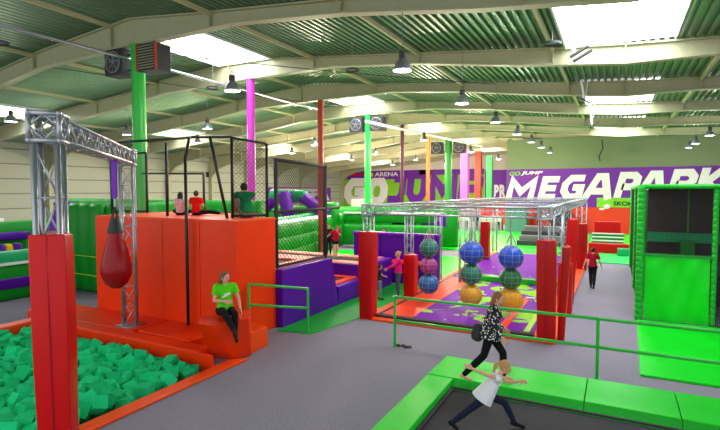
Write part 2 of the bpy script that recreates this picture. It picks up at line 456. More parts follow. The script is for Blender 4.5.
# ---------------------------------------------------------------- lettering
def text_mesh(name, s, m, x0, x1, z0, z1, y, parent, off=.02, shear=0, depth=.03, axis='Y', space=1.0, only=None, zskew=0):
    cu = bpy.data.curves.new(name, 'FONT'); cu.body = s; cu.offset = off; cu.shear = shear; cu.extrude = .01; cu.size = 1; cu.space_character = space
    t = bpy.data.objects.new('tmp', cu); COL.objects.link(t)
    dg = bpy.context.evaluated_depsgraph_get(); me = bpy.data.meshes.new_from_object(t.evaluated_get(dg))
    bpy.data.objects.remove(t)
    xs = [v.co.x for v in me.vertices]; ys = [v.co.y for v in me.vertices]; zs = [v.co.z for v in me.vertices]
    ax, bx, ay, by, az, bz = min(xs), max(xs), min(ys), max(ys), min(zs), max(zs)
    for v in me.vertices:
        u = (v.co.x-ax)/(bx-ax); w = (v.co.y-ay)/(by-ay); d = (v.co.z-az)/(bz-az)
        if axis == 'Y': v.co = (x0+(x1-x0)*u, y-depth*d, z0+(z1-z0)*w)
        else: v.co = (y+depth*d, x0+(x1-x0)*u, z0+(z1-z0)*w)
    me.materials.clear(); me.materials.append(m); me.name = name
    o = bpy.data.objects.new(name, me); COL.objects.link(o)
    if parent: o.parent = parent
    return o
GLY = {'O':[[(0,.3),(0,.7),(.22,1),(.78,1),(1,.7),(1,.3),(.78,0),(.22,0),'c']],
 'G':[[(1.1,1),(.3,1),(0,.68),(0,.32),(.3,0),(1,0),(1,.5),(.5,.5)]],
 'J':[[(.3,1),(1,1),(1,.28),(.75,0),(-.1,0)]], 'U':[[(0,1.2),(0,.28),(.25,0),(.75,0),(1,.28),(1,1.2)]],
 'M':[[(0,-.3),(0,1),(.5,.3),(1,1),(1,-.3)]], 'P':[[(0,-.3),(0,1),(.75,1),(1,.84),(1,.58),(.75,.42),(.1,.42)]],
 'E':[[(1.1,1),(0,1),(0,0),(1.1,0)],[(.1,.5),(1,.5)]], 'A':[[(-.02,-.2),(.36,1.0),(.64,1.0),(1.02,-.2)],[(.2,.25),(.8,.25)]],
 'R':[[(0,-.2),(0,1),(.75,1),(1,.8),(1,.6),(.75,.44),(.1,.44)],[(.5,.44),(1,-.3)]], 'K':[[(0,-.2),(0,1.2)],[(1,1.2),(.2,.5),(1,-.2)]]}
def stroke_word(name, m, items, z0, z1, y, parent, T, lean=.12, tops=None):
    """heavy block letters cut from mitred strokes; items = (letter, x0, x1)"""
    b = MB()
    for k_, (ch, xa, xb, zo) in enumerate(items):
        if tops: z0, z1 = tops[k_]
        t = min(T, (xb-xa)*.34); h = t/2
        for st in GLY[ch]:
            closed = st[-1] == 'c'; pts = [p for p in st if p != 'c']
            P = []
            for u, w in pts:
                x = xa+h+(xb-xa-t)*u; z = z0+h+(z1-z0-t)*w
                z = min(max(z, z0+(h if 0 <= w <= 1 else 0)), z1-(h if 0 <= w <= 1.06 else 0)); P.append(V((x, z)))
            n = len(P); Lf = []; Rg = []
            for i in range(n):
                a = P[(i-1)%n] if (i > 0 or closed) else None; c = P[(i+1)%n] if (i < n-1 or closed) else None
                d1 = (P[i]-a).normalized() if a is not None else None; d2 = (c-P[i]).normalized() if c is not None else None
                d1 = d1 if d1 is not None else d2; d2 = d2 if d2 is not None else d1
                n1 = V((-d1.y,d1.x)); n2 = V((-d2.y,d2.x)); mm = (n1+n2).normalized(); k = h/max(.55, mm.dot(n1))
                Lf.append(P[i]+mm*k); Rg.append(P[i]-mm*k)
            for i in range(n if closed else n-1):
                j = (i+1)%n; q = [Lf[i],Lf[j],Rg[j],Rg[i]]
                W = [(v.x+(v.y-z0)*lean, v.y+zo) for v in q]
                yy = y-.012*(i%5)-.05*(st is not GLY[ch][0])
                b.add([(x,yy,z) for x,z in W]+[(x,y+.03,z) for x,z in W], [(0,1,2,3),(7,6,5,4),(0,4,5,1),(1,5,6,2),(2,6,7,3),(3,7,4,0)])
    return b.build(name, m, parent)
def wx(Y, *px): return [gY(p, 190, Y).x for p in px]
def banner(name, lab, x0, x1, z0, z1, y, m):
    b = MB(); b.box((x0,y-.04,z0),(x1,y,z1)); o = b.build(name, m); return prop(o, lab, 'banner')
B1 = banner('banner','lime and purple banner reading GO JUMP on the far wall',-43.0,gY(484,190,75.95).x,.75,7.15,75.95,BANL)
s = MB(); s.box((-43,75.88,6.0),(-26.5,75.91,7.15)); s.prism([(-43,75.88),(-26.5,75.88),(-26.5,75.91),(-43,75.91)],5.7,6.0); s.build('purple_band', BANP, B1)
s = MB(); s.box((-28.5,75.88,6.3),(gY(484,190,75.95).x,75.91,7.15)); s.build('purple_band', BANP, B1)
stroke_word('lettering',BANW,[('G',*wx(75.85,343,364),0),('O',*wx(75.85,365,386),0)],1.35,5.95,75.83,B1,1.5)
stroke_word('lettering',BANP,[('J',*wx(75.85,385,404),0),('U',*wx(75.85,405,426),.1),('M',*wx(75.85,427,456),.2),('P',*wx(75.85,457,481),.3)],1.8,6.3,75.86,B1,1.4)
text_mesh('lettering','ARENA',BANW,-36.5,-32.2,6.2,6.9,75.86,B1,off=.02)
s = MB(); s.ball((-37.2,75.86,6.5),(.45,.03,.38),6,12); s.build('emblem', YEL, B1)
s = MB(); s.box((-41,75.84,6.35),(-38.4,75.87,6.65)); s.build('emblem', RED, B1)
B2 = banner('banner','purple banner reading MEGAPARK along the partition wall',-9.6,12.6,2.34,5.9,49.97,BANP)
s = MB(); s.prism([(-1.6,49.9),(12.6,49.9),(12.6,49.93),(-1.6,49.93)],2.34,3.2); s.build('green_band', BANG, B2)
stroke_word('lettering',BANW,[(c,a,b_,0) for (c,(a,b_)) in [(c,wx(49.9,p,q)) for c,p,q in (('M',505,533),('E',537,556),('G',558,581),('A',581,611),('P',613,636),('A',634,664),('R',666,692),('K',694,722))]],2.95,5.1,49.9,B2,.6,.24,[(2.92,5.1),(2.95,5.2),(2.98,5.3),(3.05,5.42),(3.15,5.5),(3.2,5.58),(3.3,5.68),(3.4,5.75)])
text_mesh('lettering','GO',BANG,-9.35,-8.35,5.3,5.68,49.91,B2,off=.02,shear=.25)
text_mesh('lettering','JUMP',BANW,-8.3,-6.3,5.3,5.7,49.91,B2,off=.03,shear=.25)
text_mesh('lettering','SKOKI!',BLK,-.25,1.55,2.5,2.9,49.88,B2,off=.02)
B3 = banner('banner','purple sign with white letters BR at the edge of the far wall',gY(485,190,75.5).x,-9.8,.9,6.9,75.5,BANP)
text_mesh('lettering','BR',BANW,gY(494,190,75.4).x,gY(506,190,75.4).x,2.6,4.7,75.44,B3,off=.05)
g = MB(); g.box((-42.98,55,2.0),(-42.9,72,4.3)); B4 = prop(g.build('banner', BANP),'white lettered purple sign low on the left wall near the far corner','banner')
text_mesh('lettering','STREFA',BANW,55.4,71.6,2.15,4.15,-42.88,B4,off=.05,axis='X')
for i,(u,v) in enumerate(((607,206.5),(602,209))):
    p = gY(u,v,49.9); g = MB(); g.ball(p,(.28 if i==0 else .25,.06,.22 if i==0 else .12),6,14)
    prop(g.build('wall_speaker', BANW),('round' if i==0 else 'small oval')+' white fitting on the orange wall under the green band','fitting')

# ---------------------------------------------------------------- truss
def truss(b, p, q, w, up=V((0,0,1)), r=.025, step=None, zig=True):
    p = V(p); q = V(q); d = (q-p); L = d.length; d.normalize()
    if abs(d.dot(up)) > .9: up = V((0,1,0))
    a = d.cross(up).normalized(); c = a.cross(d); h = w/2-r
    cs = [(a*sx+c*sz)*h for sx, sz in ((-1,-1),(1,-1),(1,1),(-1,1))]
    for k in cs: b.tube(p+k, q+k, r, 8)
    n = max(1, round(L/(step or w))); s = L/n; rr = r*.45
    for i in range(n+1):
        o = p+d*min(max(s*i,.02),L-.02)
        if i % 4 == 0 or i in (0,n):
            for j in range(4): b.tube(o+cs[j], o+cs[(j+1)%4], rr, 5)
        if i < n:
            o2 = o+d*s
            for j in range(4):
                A, B = (cs[j], cs[(j+1)%4]) if (i+j) % 2 else (cs[(j+1)%4], cs[j])
                b.tube(o+A, o2+B, rr, 5)
def rot_truss_leg(b, c, z0, z1, w, ang, r=.025, cell=2.0):
    """vertical truss turned by ang"""
    u = V((-math.sin(ang), math.cos(ang), 0)); p = V((c[0],c[1],z0)); q = V((c[0],c[1],z1))
    d = V((0,0,1)); a = d.cross(u).normalized(); h = w/2-r
    cs = [(a*sx+u*sz)*h for sx, sz in ((-1,-1),(1,-1),(1,1),(-1,1))]
    for k in cs: b.tube(p+k, q+k, r, 8)
    L = z1-z0; n = max(1, round(L/(w*cell))); s = L/n
    for i in range(n):
        o = p+d*s*i; o2 = p+d*s*(i+1)
        for j in range(4):
            A, B = (cs[j], cs[(j+1)%4]) if i % 2 else (cs[(j+1)%4], cs[j])
            b.tube(o+A, o2+B, r*.42, 6)
            b.tube(o+cs[j], o+cs[(j+1)%4], r*.42, 6)
# bag truss over the foam pit
C1 = V((-7.06,4.17,0)); C2 = V((-11.46,8.78,0)); DD = (C2-C1).normalized(); ANG = math.atan2(DD.y, DD.x)-PI/2
g = Group('bag_truss', 'aluminium truss gantry carrying the red punching bag over the foam pit', 'truss', tuple(C1))
W = .37
b = MB(); rot_truss_leg(b, C1, 0.0, 4.55, W, ANG, .04, 1.9); g.part(b.build('truss_leg', ALU, smooth=True))
b = MB(); rot_truss_leg(b, C2, 0.3, 4.55, W, ANG, .032, 1.5); b.box((C2.x-.28,C2.y-.28,.3),(C2.x+.28,C2.y+.28,.32)); g.part(b.build('truss_leg', ALU, smooth=True))
b = MB(); truss(b, C1+V((0,0,4.76))+DD*(W/2), C2+V((0,0,4.76))-DD*(W/2), W, r=.03, step=.3); g.part(b.build('truss_beam', ALU, smooth=True))
for C in (C1, C2):
    b = MB(); u = DD; a = V((-DD.y, DD.x, 0)); h = W/2
    pts = [C+V((0,0,4.76))+u*(sx*h)+a*(sy*h)+V((0,0,sz*h)) for sx in (-1,1) for sy in (-1,1) for sz in (-1,1)]
    for i in range(8):
        for j in range(i+1, 8):
            if abs((pts[i]-pts[j]).length-W) < .01: b.tube(pts[i], pts[j], .035, 8)
    for sgn, ax2 in ((1,u),(-1,u),(1,a),(-1,a)):
        o = a if ax2 is u else u; cc = C+V((0,0,4.76))+ax2*(sgn*(h))
        cr = [cc+o*h*.95, cc+V((0,0,h*.95)), cc-o*h*.95, cc-V((0,0,h*.95))]
        for i in range(4): b.tube(cr[i], cr[(i+1)%4], .016, 6)
    for p in pts: b.ball(p, (.042,.042,.042), 5, 8)
    g.part(b.build('corner_block', ALU, smooth=True))
# pads round truss legs
def rough_pad(name_label, c, w, h, z0=0, m=RED, tilt=(0,0), flare=0, ang=0, seam=True, loc=None, d=None):
    d = d or w; b = MB(); n = 8; N = 10
    R = Matrix.Rotation(ang,3,'Z')
    rings = []
    for i in range(N+1):
        t = i/N; k = 1+flare*(t-.5)
        off = V((tilt[0]*t, tilt[1]*t, 0))
        ring = []
        for sx, sy in ((-1,-1),(0,-1),(1,-1),(1,0),(1,1),(0,1),(-1,1),(-1,0)):
            wob = 1+.02*math.sin(t*9+sx*2+sy)
            bul = 1.0
            if sx == 0 or sy == 0: bul = 1.05 if i not in (0,N) else 1.0
            e = 1.0 if i not in (0,N) else .96
            ring.append(R@V((sx*w/2*k*wob*bul*e, sy*d/2*k*wob*bul*e, 0))+off+V((c[0],c[1],z0+h*t+(.02*math.sin(sx*3+sy*2) if i == N else 0))))
        rings.append(ring)
    vs = [p for r in rings for p in r]; fs = []
    for i in range(N):
        for j in range(n): fs.append((i*n+j, i*n+(j+1)%n, (i+1)*n+(j+1)%n, (i+1)*n+j))
    fs.append(list(range(n))[::-1]); fs.append(list(range(N*n,(N+1)*n)))
    b.add(vs, fs)
    o = b.build('column_pad', m, bev=.02)
    prop(o, name_label, 'pad')
    if seam:
        s = MB(); f = R@V((0,-d/2*1.06,0))
        s.tube(V((c[0],c[1],z0+.02))+f, V((c[0]+tilt[0],c[1]+tilt[1],z0+h-.02))+f, .012, 5)
        q = s.build('seam', DRED, o)
    return o
rough_pad('tall red padded sleeve around the nearest truss leg beside the foam pit', C1+V((.04,.0,0)), .44, 3.28, 0, RED, ang=ANG, flare=.10, tilt=(-.04,0))

# ---------------------------------------------------------------- punching bag
tp = C1.lerp(C2, .725)
g = Group('punching_bag', 'shiny dark red pear-shaped punching bag hanging from the gantry', 'punching bag', (tp.x,tp.y,1.62))
b = MB(); prof = [(.001,0),(.12,.02),(.24,.12),(.325,.3),(.34,.45),(.32,.62),(.27,.85),(.21,1.05),(.16,1.25),(.12,1.45),(.09,1.58),(.001,1.6)]
b.lathe((tp.x,tp.y,1.62), prof, 28, False); g.part(b.build('bag', vinyl('bag_red','#9a0714',.22), smooth=True))
b = MB(); b.lathe((tp.x,tp.y,2.75), [(.17,.16),(.17,.2),(.1,.5),(.08,.5)], 20, False)
for i in range(6):
    a = i*PI/3; b.tube((tp.x+.12*math.cos(a),tp.y+.12*math.sin(a),3.1),(tp.x,tp.y,3.55),.012,5)
g.part(b.build('harness', BLK))
b = MB(); b.tube((tp.x,tp.y,3.5),(tp.x,tp.y,3.75),.02,6); g.part(b.build('hook', ALU))
b = MB(); b.box((tp.x-.07,tp.y-.02,3.7),(tp.x+.05,tp.y+.02,4.58)); b.box((tp.x+.03,tp.y-.03,3.75),(tp.x+.1,tp.y+.01,4.6)); g.part(b.build('strap', PUR2))

# ---------------------------------------------------------------- foam pit
b = MB(); b.prism([(-7.75,-3),(-7.42,-3),(-7.42,8.75),(-7.75,8.5)],.0,.05)
prop(b.build('pit_edge_pad', ORG2, bev=.015),'flat orange border strip along the right side of the foam pit','border pad')
for y in (5.9,):
    pass
b = MB(); b.box((-14.6,8.0,0),(-8.25,8.4,.3)).box((-14.2,7.96,-.9),(-7.75,8.0,.29))
prop(b.build('pit_edge_pad', ORG, bev=.03),'raised orange border behind the foam pit','border pad')
b = MB(); b.box((-14.6,-3,0),(-14.2,8.0,.3)); b.box((-14.2,-3,-.9),(-14.16,8,.29))
prop(b.build('pit_edge_pad', ORG2, bev=.03),'raised orange border along the left side of the foam pit','border pad')
cube = None
def foam_proto():
    me = bpy.data.meshes.new('foam_cube'); bm = bmesh.new(); bmesh.ops.create_cube(bm, size=.25)
    bmesh.ops.bevel(bm, geom=bm.edges[:], offset=.006, segments=1, affect='EDGES'); bm.to_mesh(me); bm.free(); me.materials.append(FOAM)
    return me
fm = [foam_proto(), foam_proto()]; fm[1].materials[0] = FOAM2
cand = []
y = 3.0; row = 0
while y < 7.85:
    x = -14.0+(row % 2)*.13
    while x < -7.88:
        c = V((x+random.uniform(-.05,.05), y+random.uniform(-.05,.05), random.uniform(-.07,.12)+.06*math.sin(x*1.7)*math.cos(y*1.9)))
        # in view?
        d = c-V((0,0,HC)); zc = d.dot(FW); u = CX+F*d.dot(RT)/zc; v = CY-F*d.dot(UP)/zc
        if u > -12 and v < 442: cand.append(c)
        x += .262
    y += .245; row += 1
cand.sort(key=lambda c: (c-V((0,0,HC))).length)
for c in cand[:300]:
    o = bpy.data.objects.new('foam_cube', random.choice(fm)); COL.objects.link(o); o.location = c
    o.rotation_euler = (random.gauss(0,.42), random.gauss(0,.42), random.uniform(0,PI))
    prop(o, 'green foam cube lying in the foam pit', 'foam cube', 'green foam cubes in the pit')
b = MB(); 
y = -2.8
while y < 7.9:
    x = -14.0
    while x < -7.85:
        M = (Matrix.Rotation(random.uniform(0,3),3,'Z')@Matrix.Rotation(random.uniform(-.8,.8),3,'X'))
        b.obox((x,y,-.25+random.uniform(-.05,.05)),(.24,.24,.24),M); x += .3
    y += .3
b.box((-14.1,-2.9,-1),(-7.8,7.95,-.34))
prop(b.build('foam_cube_bed', FOAM2), 'green foam cubes packed below the top layer of the pit', 'foam cubes', kind='stuff')

# ---------------------------------------------------------------- orange jump block and its mats
BX0, BX1, BY0, BY1, BZ = -14.1, -8.53, 9.65, 11.3, 3.13
g = Group('jump_platform', 'tall orange padded block that people sit on top of', 'platform', (-12,12,0))
b = MB(); b.box((BX0+.06,BY0+.06,0),(BX1-.06,BY1,BZ-.05)); b.box((BX0+.06,BY1,0),(-10.3,12.6,BZ-.05)); g.part(b.build('core', ORG))
xs = [BX0, gY(162,230,BY0).x, gY(199,230,BY0).x, BX1]
for a, c in zip(xs, xs[1:]):
    b = MB(); b.box((a+.008,BY0,0),(c-.008,BY0+.08,BZ-.03)); g.part(b.build('wall_pad', ORG, bev=.025))
b = MB(); b.box((BX1-.08,BY0+.005,0),(BX1,11.28,BZ-.03)); g.part(b.build('wall_pad', ORG, bev=.025))
b = MB(); b.box((BX0,BY0,BZ-.07),(BX1+.01,BY1,BZ)).box((BX0,BY1,BZ-.07),(-10.3,12.6,BZ)); g.part(b.build('top_mat', ORG2, bev=.02))
def mat_thing(poly, z0, z1, m, lab, cat='mat', bev=.03, name='floor_mat'):
    b = MB(); b.prism(poly, z0, z1); return prop(b.build(name, m, bev=bev), lab, cat)
mat_thing([(-15.6,8.42),(-10.95,8.42),(-10.95,9.63),(-15.6,9.63)], 0, .3, ORG, 'orange landing mat left of the second truss leg')
mat_thing([(-10.9,8.55),(-9.0,8.5),(-8.95,9.63),(-10.9,9.63)], 0, .3, ORG, 'orange landing mat between truss leg and orange seat block')
# faceted seat block
g = Group('seat_block', 'faceted orange block the girl in green sits on', 'seat', (-8.2,8.9,0))
b = MB()
top = [(-7.95,7.75),(-7.6,7.75),(-7.28,8.62),(-7.72,9.2),(-8.68,8.9),(-8.45,8.4)]
bot = [(-8.3,8.45),(-7.72,8.62),(-7.55,9.0),(-7.86,9.45),(-8.7,9.2),(-8.6,8.7)]
b.prism(bot, 0, 1.03, top); g.part(b.build('block', ORG, bev=.02))
b = MB(); b.prism([(-8.2,9.15),(-7.64,9.12),(-7.68,9.8),(-8.2,9.95)],0,.5); g.part(b.build('step', ORG2, bev=.02))

# ---------------------------------------------------------------- cage over the block
def bars(g, name, segs, r=.045, m=BLK, pad=False):
    for s in segs:
        b = MB(); b.path([V(p) for p in s], r, 8); g.part(b.build(name, m, smooth=True))
def netpanel(g, p0, p1, z0a, z1a, z0b=None, z1b=None, cell=.07, r=.004, m=NET, name='net', parent=None):
    """diamond net between two uprights: p0,p1 (x,y); z0a..z1a at p0, z0b..z1b at p1"""
    z0b = z0a if z0b is None else z0b; z1b = z1a if z1b is None else z1b
    p0 = V((p0[0],p0[1],0)); p1 = V((p1[0],p1[1],0)); L = (p1-p0).length; b = MB()
    H = max(z1a-z0a, z1b-z0b)
    def pt(u, w):
        lo = z0a+(z0b-z0a)*u/L; hi = z1a+(z1b-z1a)*u/L
        return p0.lerp(p1,u/L)+V((0,0,lo+(hi-lo)*w/H))
    k = -H
    while k < L:
        for sgn in (1,-1):
            u0, w0, u1, w1 = k, 0, k+H, H
            if u0 < 0: w0 = -u0; u0 = 0
            if u1 > L: w1 = H-(u1-L); u1 = L
            if u1 > u0:
                if sgn == 1: b.tube(pt(u0,w0), pt(u1,w1), r, 3)
                else: b.tube(pt(u0,H-w0), pt(u1,H-w1), r, 3)
        k += cell
    return g.part(b.build(name, m), parent)
g = Group('safety_cage', 'black steel cage frame standing on the orange block', 'cage', (-11,11,BZ))
bars(g, 'post', [
    [(-11.83,10.4,BZ),(-11.83,10.4,5.3)],
    [(-13.97,11.45,BZ),(-13.97,11.45,5.15)],
    [(-9.36,10.45,BZ),(-9.36,10.45,5.33)],
    [(-8.8,11.25,BZ),(-8.8,11.25,5.2)],
    [(-15.0,10.9,BZ),(-15.3,11.1,5.1)],
    [(-12.3,12.35,BZ),(-12.3,12.35,4.45)],
    [(-9.42,10.3,BZ),tuple(gz(210,137,5.3))],
    [tuple(gY(188,310,9.5).xy)+(.3,),tuple(gY(188,310,9.5).xy)+(4.75,),(-10.25,9.8,5.32)]], .042)
bars(g, 'top_rail', [
    [(-13.9,9.95,5.33),(-10.25,9.95,5.33),(-9.36,10.45,5.35)],
    [(-9.36,10.45,5.33),(-8.8,11.25,5.2)],
    [(-13.97,11.45,5.15),(-15.3,11.1,5.1)],
    [(-15.3,12.35,4.5),(-12.3,12.35,4.45)],
    [(-9.36,10.45,BZ+.06),(-8.8,11.25,BZ+.06)],
    [(-15.0,10.9,BZ+.06),(-13.97,11.45,BZ+.06)]], .035)
netpanel(g, (-9.36,10.45), (-8.8,11.25), BZ, 5.3, cell=.12, r=.005)
netpanel(g, (-15.1,10.95), (-13.97,11.45), BZ, 5.1, cell=.06, r=.004, m=mat('light_net','#8a8a80',.8))

# cage on the purple trampoline box
TZ = 1.65
g = Group('trampoline_tower', 'purple walled raised trampoline right of the orange block, with black net above', 'trampoline', (-9.5,12.7,0))
b = MB(); b.prism([(-8.3,11.2),(-8.3,14.02),(-12.0,14.02),(-12.0,14.0),(-8.62,11.2)][::-1] if False else [(-12.5,14.02),(-12.5,14.25),(-8.3,14.02+.25),(-8.3,11.27),(-8.62,11.27),(-8.62,14.02)], 0, TZ-.05)
b = MB(); b.box((-8.55,11.27,0),(-8.3,14.0,TZ)); g.part(b.build('skirt_wall', PUR, bev=.02))
b = MB(); b.add([(-8.3,14.0,0),(-8.3,14.45,0),(-8.3,14.0,TZ),(-8.55,14.0,0),(-8.55,14.45,0),(-8.55,14.0,TZ)],[(0,1,2),(5,4,3),(0,3,4,1),(1,4,5,2),(2,5,3,0)]); g.part(b.build('skirt_wedge', PUR))
b = MB(); b.box((-8.63,11.27,TZ-.25),(-8.55,14.0,TZ-.02)).box((-12.9,14.0,0),(-8.55,14.1,TZ-.02)); g.part(b.build('frame', BLKPAD))
b = MB(); b.box((-9.1,11.27,TZ-.05),(-8.56,14.0,TZ+.02)); g.part(b.build('edge_pad', PEACH, bev=.02))
b = MB(); b.box((-12.6,13.2,TZ-.05),(-9.12,14.0,TZ+.02)); g.part(b.build('edge_pad', PEACH, bev=.02))
b = MB(); b.box((-12.6,14.1,TZ-.06),(-9.1,11.3+2.9,TZ-.04)); b.box((-12.6,12.5,TZ-.08),(-9.1,13.2,TZ-.04)); g.part(b.build('jump_bed', BED))
cg = Group('net_cage', 'black padded net frame above the purple trampoline wall', 'cage', (-8.6,12.7,TZ))
def padpost(g, p, q, r=.07, name='padded_post'):
    b = MB(); b.tube(p, q, r, 12); g.part(b.build(name, BLKPAD, smooth=True))
padpost(cg,(-8.6,14.06,TZ-.1),(-8.6,14.06,4.7)); padpost(cg,(-8.6,11.4,TZ),(-8.6,11.4,4.78),.06)
padpost(cg,(-8.6,11.35,4.76),(-8.6,14.1,4.68),.05,'top_rail'); padpost(cg,(-8.6,11.35,3.27),(-8.6,15.0,3.29),.05,'mid_rail')
padpost(cg,(-8.6,11.35,TZ+.05),(-8.6,14.1,TZ+.05),.045,'bottom_rail')
netpanel(cg,(-8.6,11.4),(-8.6,14.06),3.3,4.75,3.3,4.67,cell=.11,r=.010)
netpanel(cg,(-8.6,11.4),(-8.6,14.06),TZ+.05,3.25,cell=.16,r=.006)

# lower purple podiums
g = Group('trampoline_podium', 'low purple podium with a sunken orange edged trampoline bed', 'trampoline', (-9.5,15.2,0))
b = MB(); b.box((-8.55,14.46,0),(-8.3,16.4,.62)).box((-11,16.3,0),(-8.55,16.4,1.1)); g.part(b.build('skirt_wall', PUR, bev=.02))
b = MB(); b.box((-8.85,14.5,.60),(-8.56,16.3,.67)).box((-11,16.0,.60),(-8.85,16.3,.67)).box((-11,14.5,.6),(-8.85,14.75,.67)); g.part(b.build('edge_pad', CORAL, bev=.015))
b = MB(); b.box((-11,14.75,.57),(-8.85,16.0,.6)); g.part(b.build('jump_bed', BED))
g = Group('trampoline_podium', 'purple podium step behind the red padded column where two children stand', 'trampoline', (-10,17,0))
b = MB(); b.box((-14,16.42,0),(-8.15,18.6,1.05)); g.part(b.build('skirt_wall', PUR, bev=.04))
b = MB(); b.box((-14,16.42,1.05),(-8.5,17.0,1.13)).box((-14,18.0,1.05),(-8.5,18.6,1.13)); g.part(b.build('edge_pad', PEACH, bev=.02))
b = MB(); b.box((-8.5,16.42,1.05),(-8.15,18.6,1.12)); g.part(b.build('corner_pad', PUR2, bev=.02))
b = MB(); b.box((-14,17.0,1.04),(-8.5,18.0,1.08)); g.part(b.build('jump_bed', BED))
g = Group('padded_wall', 'long upright purple padded wall behind the ninja course columns', 'padded wall', (-8.5,19.6,0))
for i in range(3):
    a = -10.4+i*1.32; b = MB(); b.box((a+.01,19.4,0),(a+1.31,19.65,1.98)); g.part(b.build('wall_pad', PUR, bev=.05))
b = MB(); b.box((-10.4,19.36,1.93),(-6.44,19.7,2.07)); g.part(b.build('top_cap', PUR2, bev=.04))
b = MB(); b.box((-10.4,18.95,0),(-6.46,19.38,.85)); g.part(b.build('bench_pad', PUR, bev=.05))
b = MB(); b.box((-8.4,18.7,.85),(-6.5,19.36,.95)); g.part(b.build('edge_pad', CORAL, bev=.02))

# green floor patches
mat_thing([(-8.28,10.95),(-7.25,11.1),(-6.75,13.8),(-6.75,19.0),(-8.1,19.0),(-8.28,16)],0,.02,GRN2,'green floor mat strip between the purple wall and the carpet',bev=0)
mat_thing([(-16,28),(-6.8,28),(-6.8,19.8),(-16,19.8)],0,.02,GRN,'green floor area behind the purple padded wall',bev=0)
mat_thing([(-16,31.1),(-1.9,31.1),(-1.9,48),(-16,48)],0,.03,GRN,'large green floor area beyond the ninja course',bev=0)
mat_thing([(-.9,29.2),(5,29.2),(5,34.2),(-.9,34.2)],0,.05,MINT,'mint green mat at the end of the carpet walkway',bev=0)
mat_thing([(-1.8,34.6),(5,34.6),(5,49),(-1.8,49)],0,.04,GRN,'green floor before the orange wall at the end of the walkway',bev=0)

# ---------------------------------------------------------------- ninja course
g = Group('court_floor', 'orange bordered purple court floor with lime splashes under the hanging balls', 'court floor', (-4,22,0))
b = MB(); b.box((-6.75,13.15,0),(-1.3,31.0,.06)); g.part(b.build('orange_border', ORG2, bev=.01))
b = MB(); b.box((-6.35,13.62,.06),(-1.9,30.7,.09)); g.part(b.build('purple_bed', SPLAT))
b = MB(); b.box((-6.45,13.42,.06),(-1.85,13.64,.12)).box((-6.45,13.42,.06),(-6.33,30.7,.1)); g.part(b.build('black_edge_strip', BLKPAD))
b = MB(); b.box((-6.33,13.66,.09),(-5.35,21,.1)); g.part(b.build('coral_band', CORAL))
b = MB(); b.box((-2.85,13.8,.09),(-2.62,18,.1)); g.part(b.build('coral_line', CORAL))
b = MB(); b.box((-2.15,13.7,.09),(-2.0,30,.1)); g.part(b.build('lime_line', LIME))
b = MB(); b.box((-5.9,20.6,.09),(-2.0,20.95,.3)); g.part(b.build('green_beam', GRN2, bev=.02))
g = Group('ninja_rig', 'large rectangular aluminium truss frame over the ball course', 'truss', (-4,13.4,0))
TW = .3; ZT = 3.31; XA, XB = -6.65, -1.62
for x in (XA, XB):
    b = MB(); truss(b,(x,13.4+TW/2,ZT),(x,31.0,ZT),TW,r=.025,step=.4); g.part(b.build('truss_beam', ALU, smooth=True))
for y in (13.4,16.7,20.0,23.3,26.6,31.0):
    b = MB(); truss(b,(XA+TW/2,y,ZT),(XB-TW/2,y,ZT),TW,r=.022,step=.4); g.part(b.build('truss_beam', ALU, smooth=True))
for x in (XA, XB):
    for y in (13.4,16.7,20.0,26.6,31.0):
        b = MB(); truss(b,(x,y,.1),(x,y,ZT-TW/2),.28,r=.022,step=.4); g.part(b.build('truss_leg', ALU, smooth=True))
for x in (-5.6,):
    for y in (20.0,21.6):
        b = MB(); truss(b,(x,y,.1),(x,y,ZT-TW/2),.26,r=.02,step=.4); g.part(b.build('truss_leg', ALU, smooth=True))
for x in (XA, XB):
    b = MB(); hh = TW/2; y = 13.4
    pts = [V((x+sx*hh,y+sy*hh,ZT+sz*hh)) for sx in (-1,1) for sy in (-1,1) for sz in (-1,1)]
    for i in range(8):
        for j in range(i+1,8):
            if abs((pts[i]-pts[j]).length-TW) < .01: b.tube(pts[i],pts[j],.028,6)
    for sx in (-1,1):
        b.tube((x-hh*.7*sx,y-hh,ZT-hh*.7),(x+hh*.7*sx,y-hh,ZT+hh*.7),.02,6)
    g.part(b.build('corner_block', ALU))
rough_pad('red padded column at the front left corner of the ninja course',(-6.64,13.35),.44,2.64,0,RED,flare=.12)
rough_pad('short red padded sleeve right behind the woman in pink',(-6.6,16.75),.42,1.55,0,RED,flare=.04)
rough_pad('distant red pad standing between the two blue balls',(-6.4,27.4),.46,2.15,0,RED,seam=False)
rough_pad('red padded post at the front right corner of the ninja course',(-1.52,13.35),.44,2.62,0,RED,flare=.1,d=.4,tilt=(-.04,0))
rough_pad('red pad flap leaning beside the front right corner post',(-1.2,13.62),.18,2.45,0,RED,flare=.2,d=.34,seam=False,tilt=(.1,0))
rough_pad('short red pad on the second right-hand truss leg',(-1.38,16.75),.42,1.6,0,RED,d=.42)
rough_pad('tall tilted red pad rising above the short one on the right side',(-1.42,18.3),.36,2.9,0,RED,d=.36,tilt=(.12,0),seam=False)
rough_pad('farthest red pad on the right side of the ninja course beside the walkway',(-1.45,26.4),.46,2.25,0,RED,d=.46)
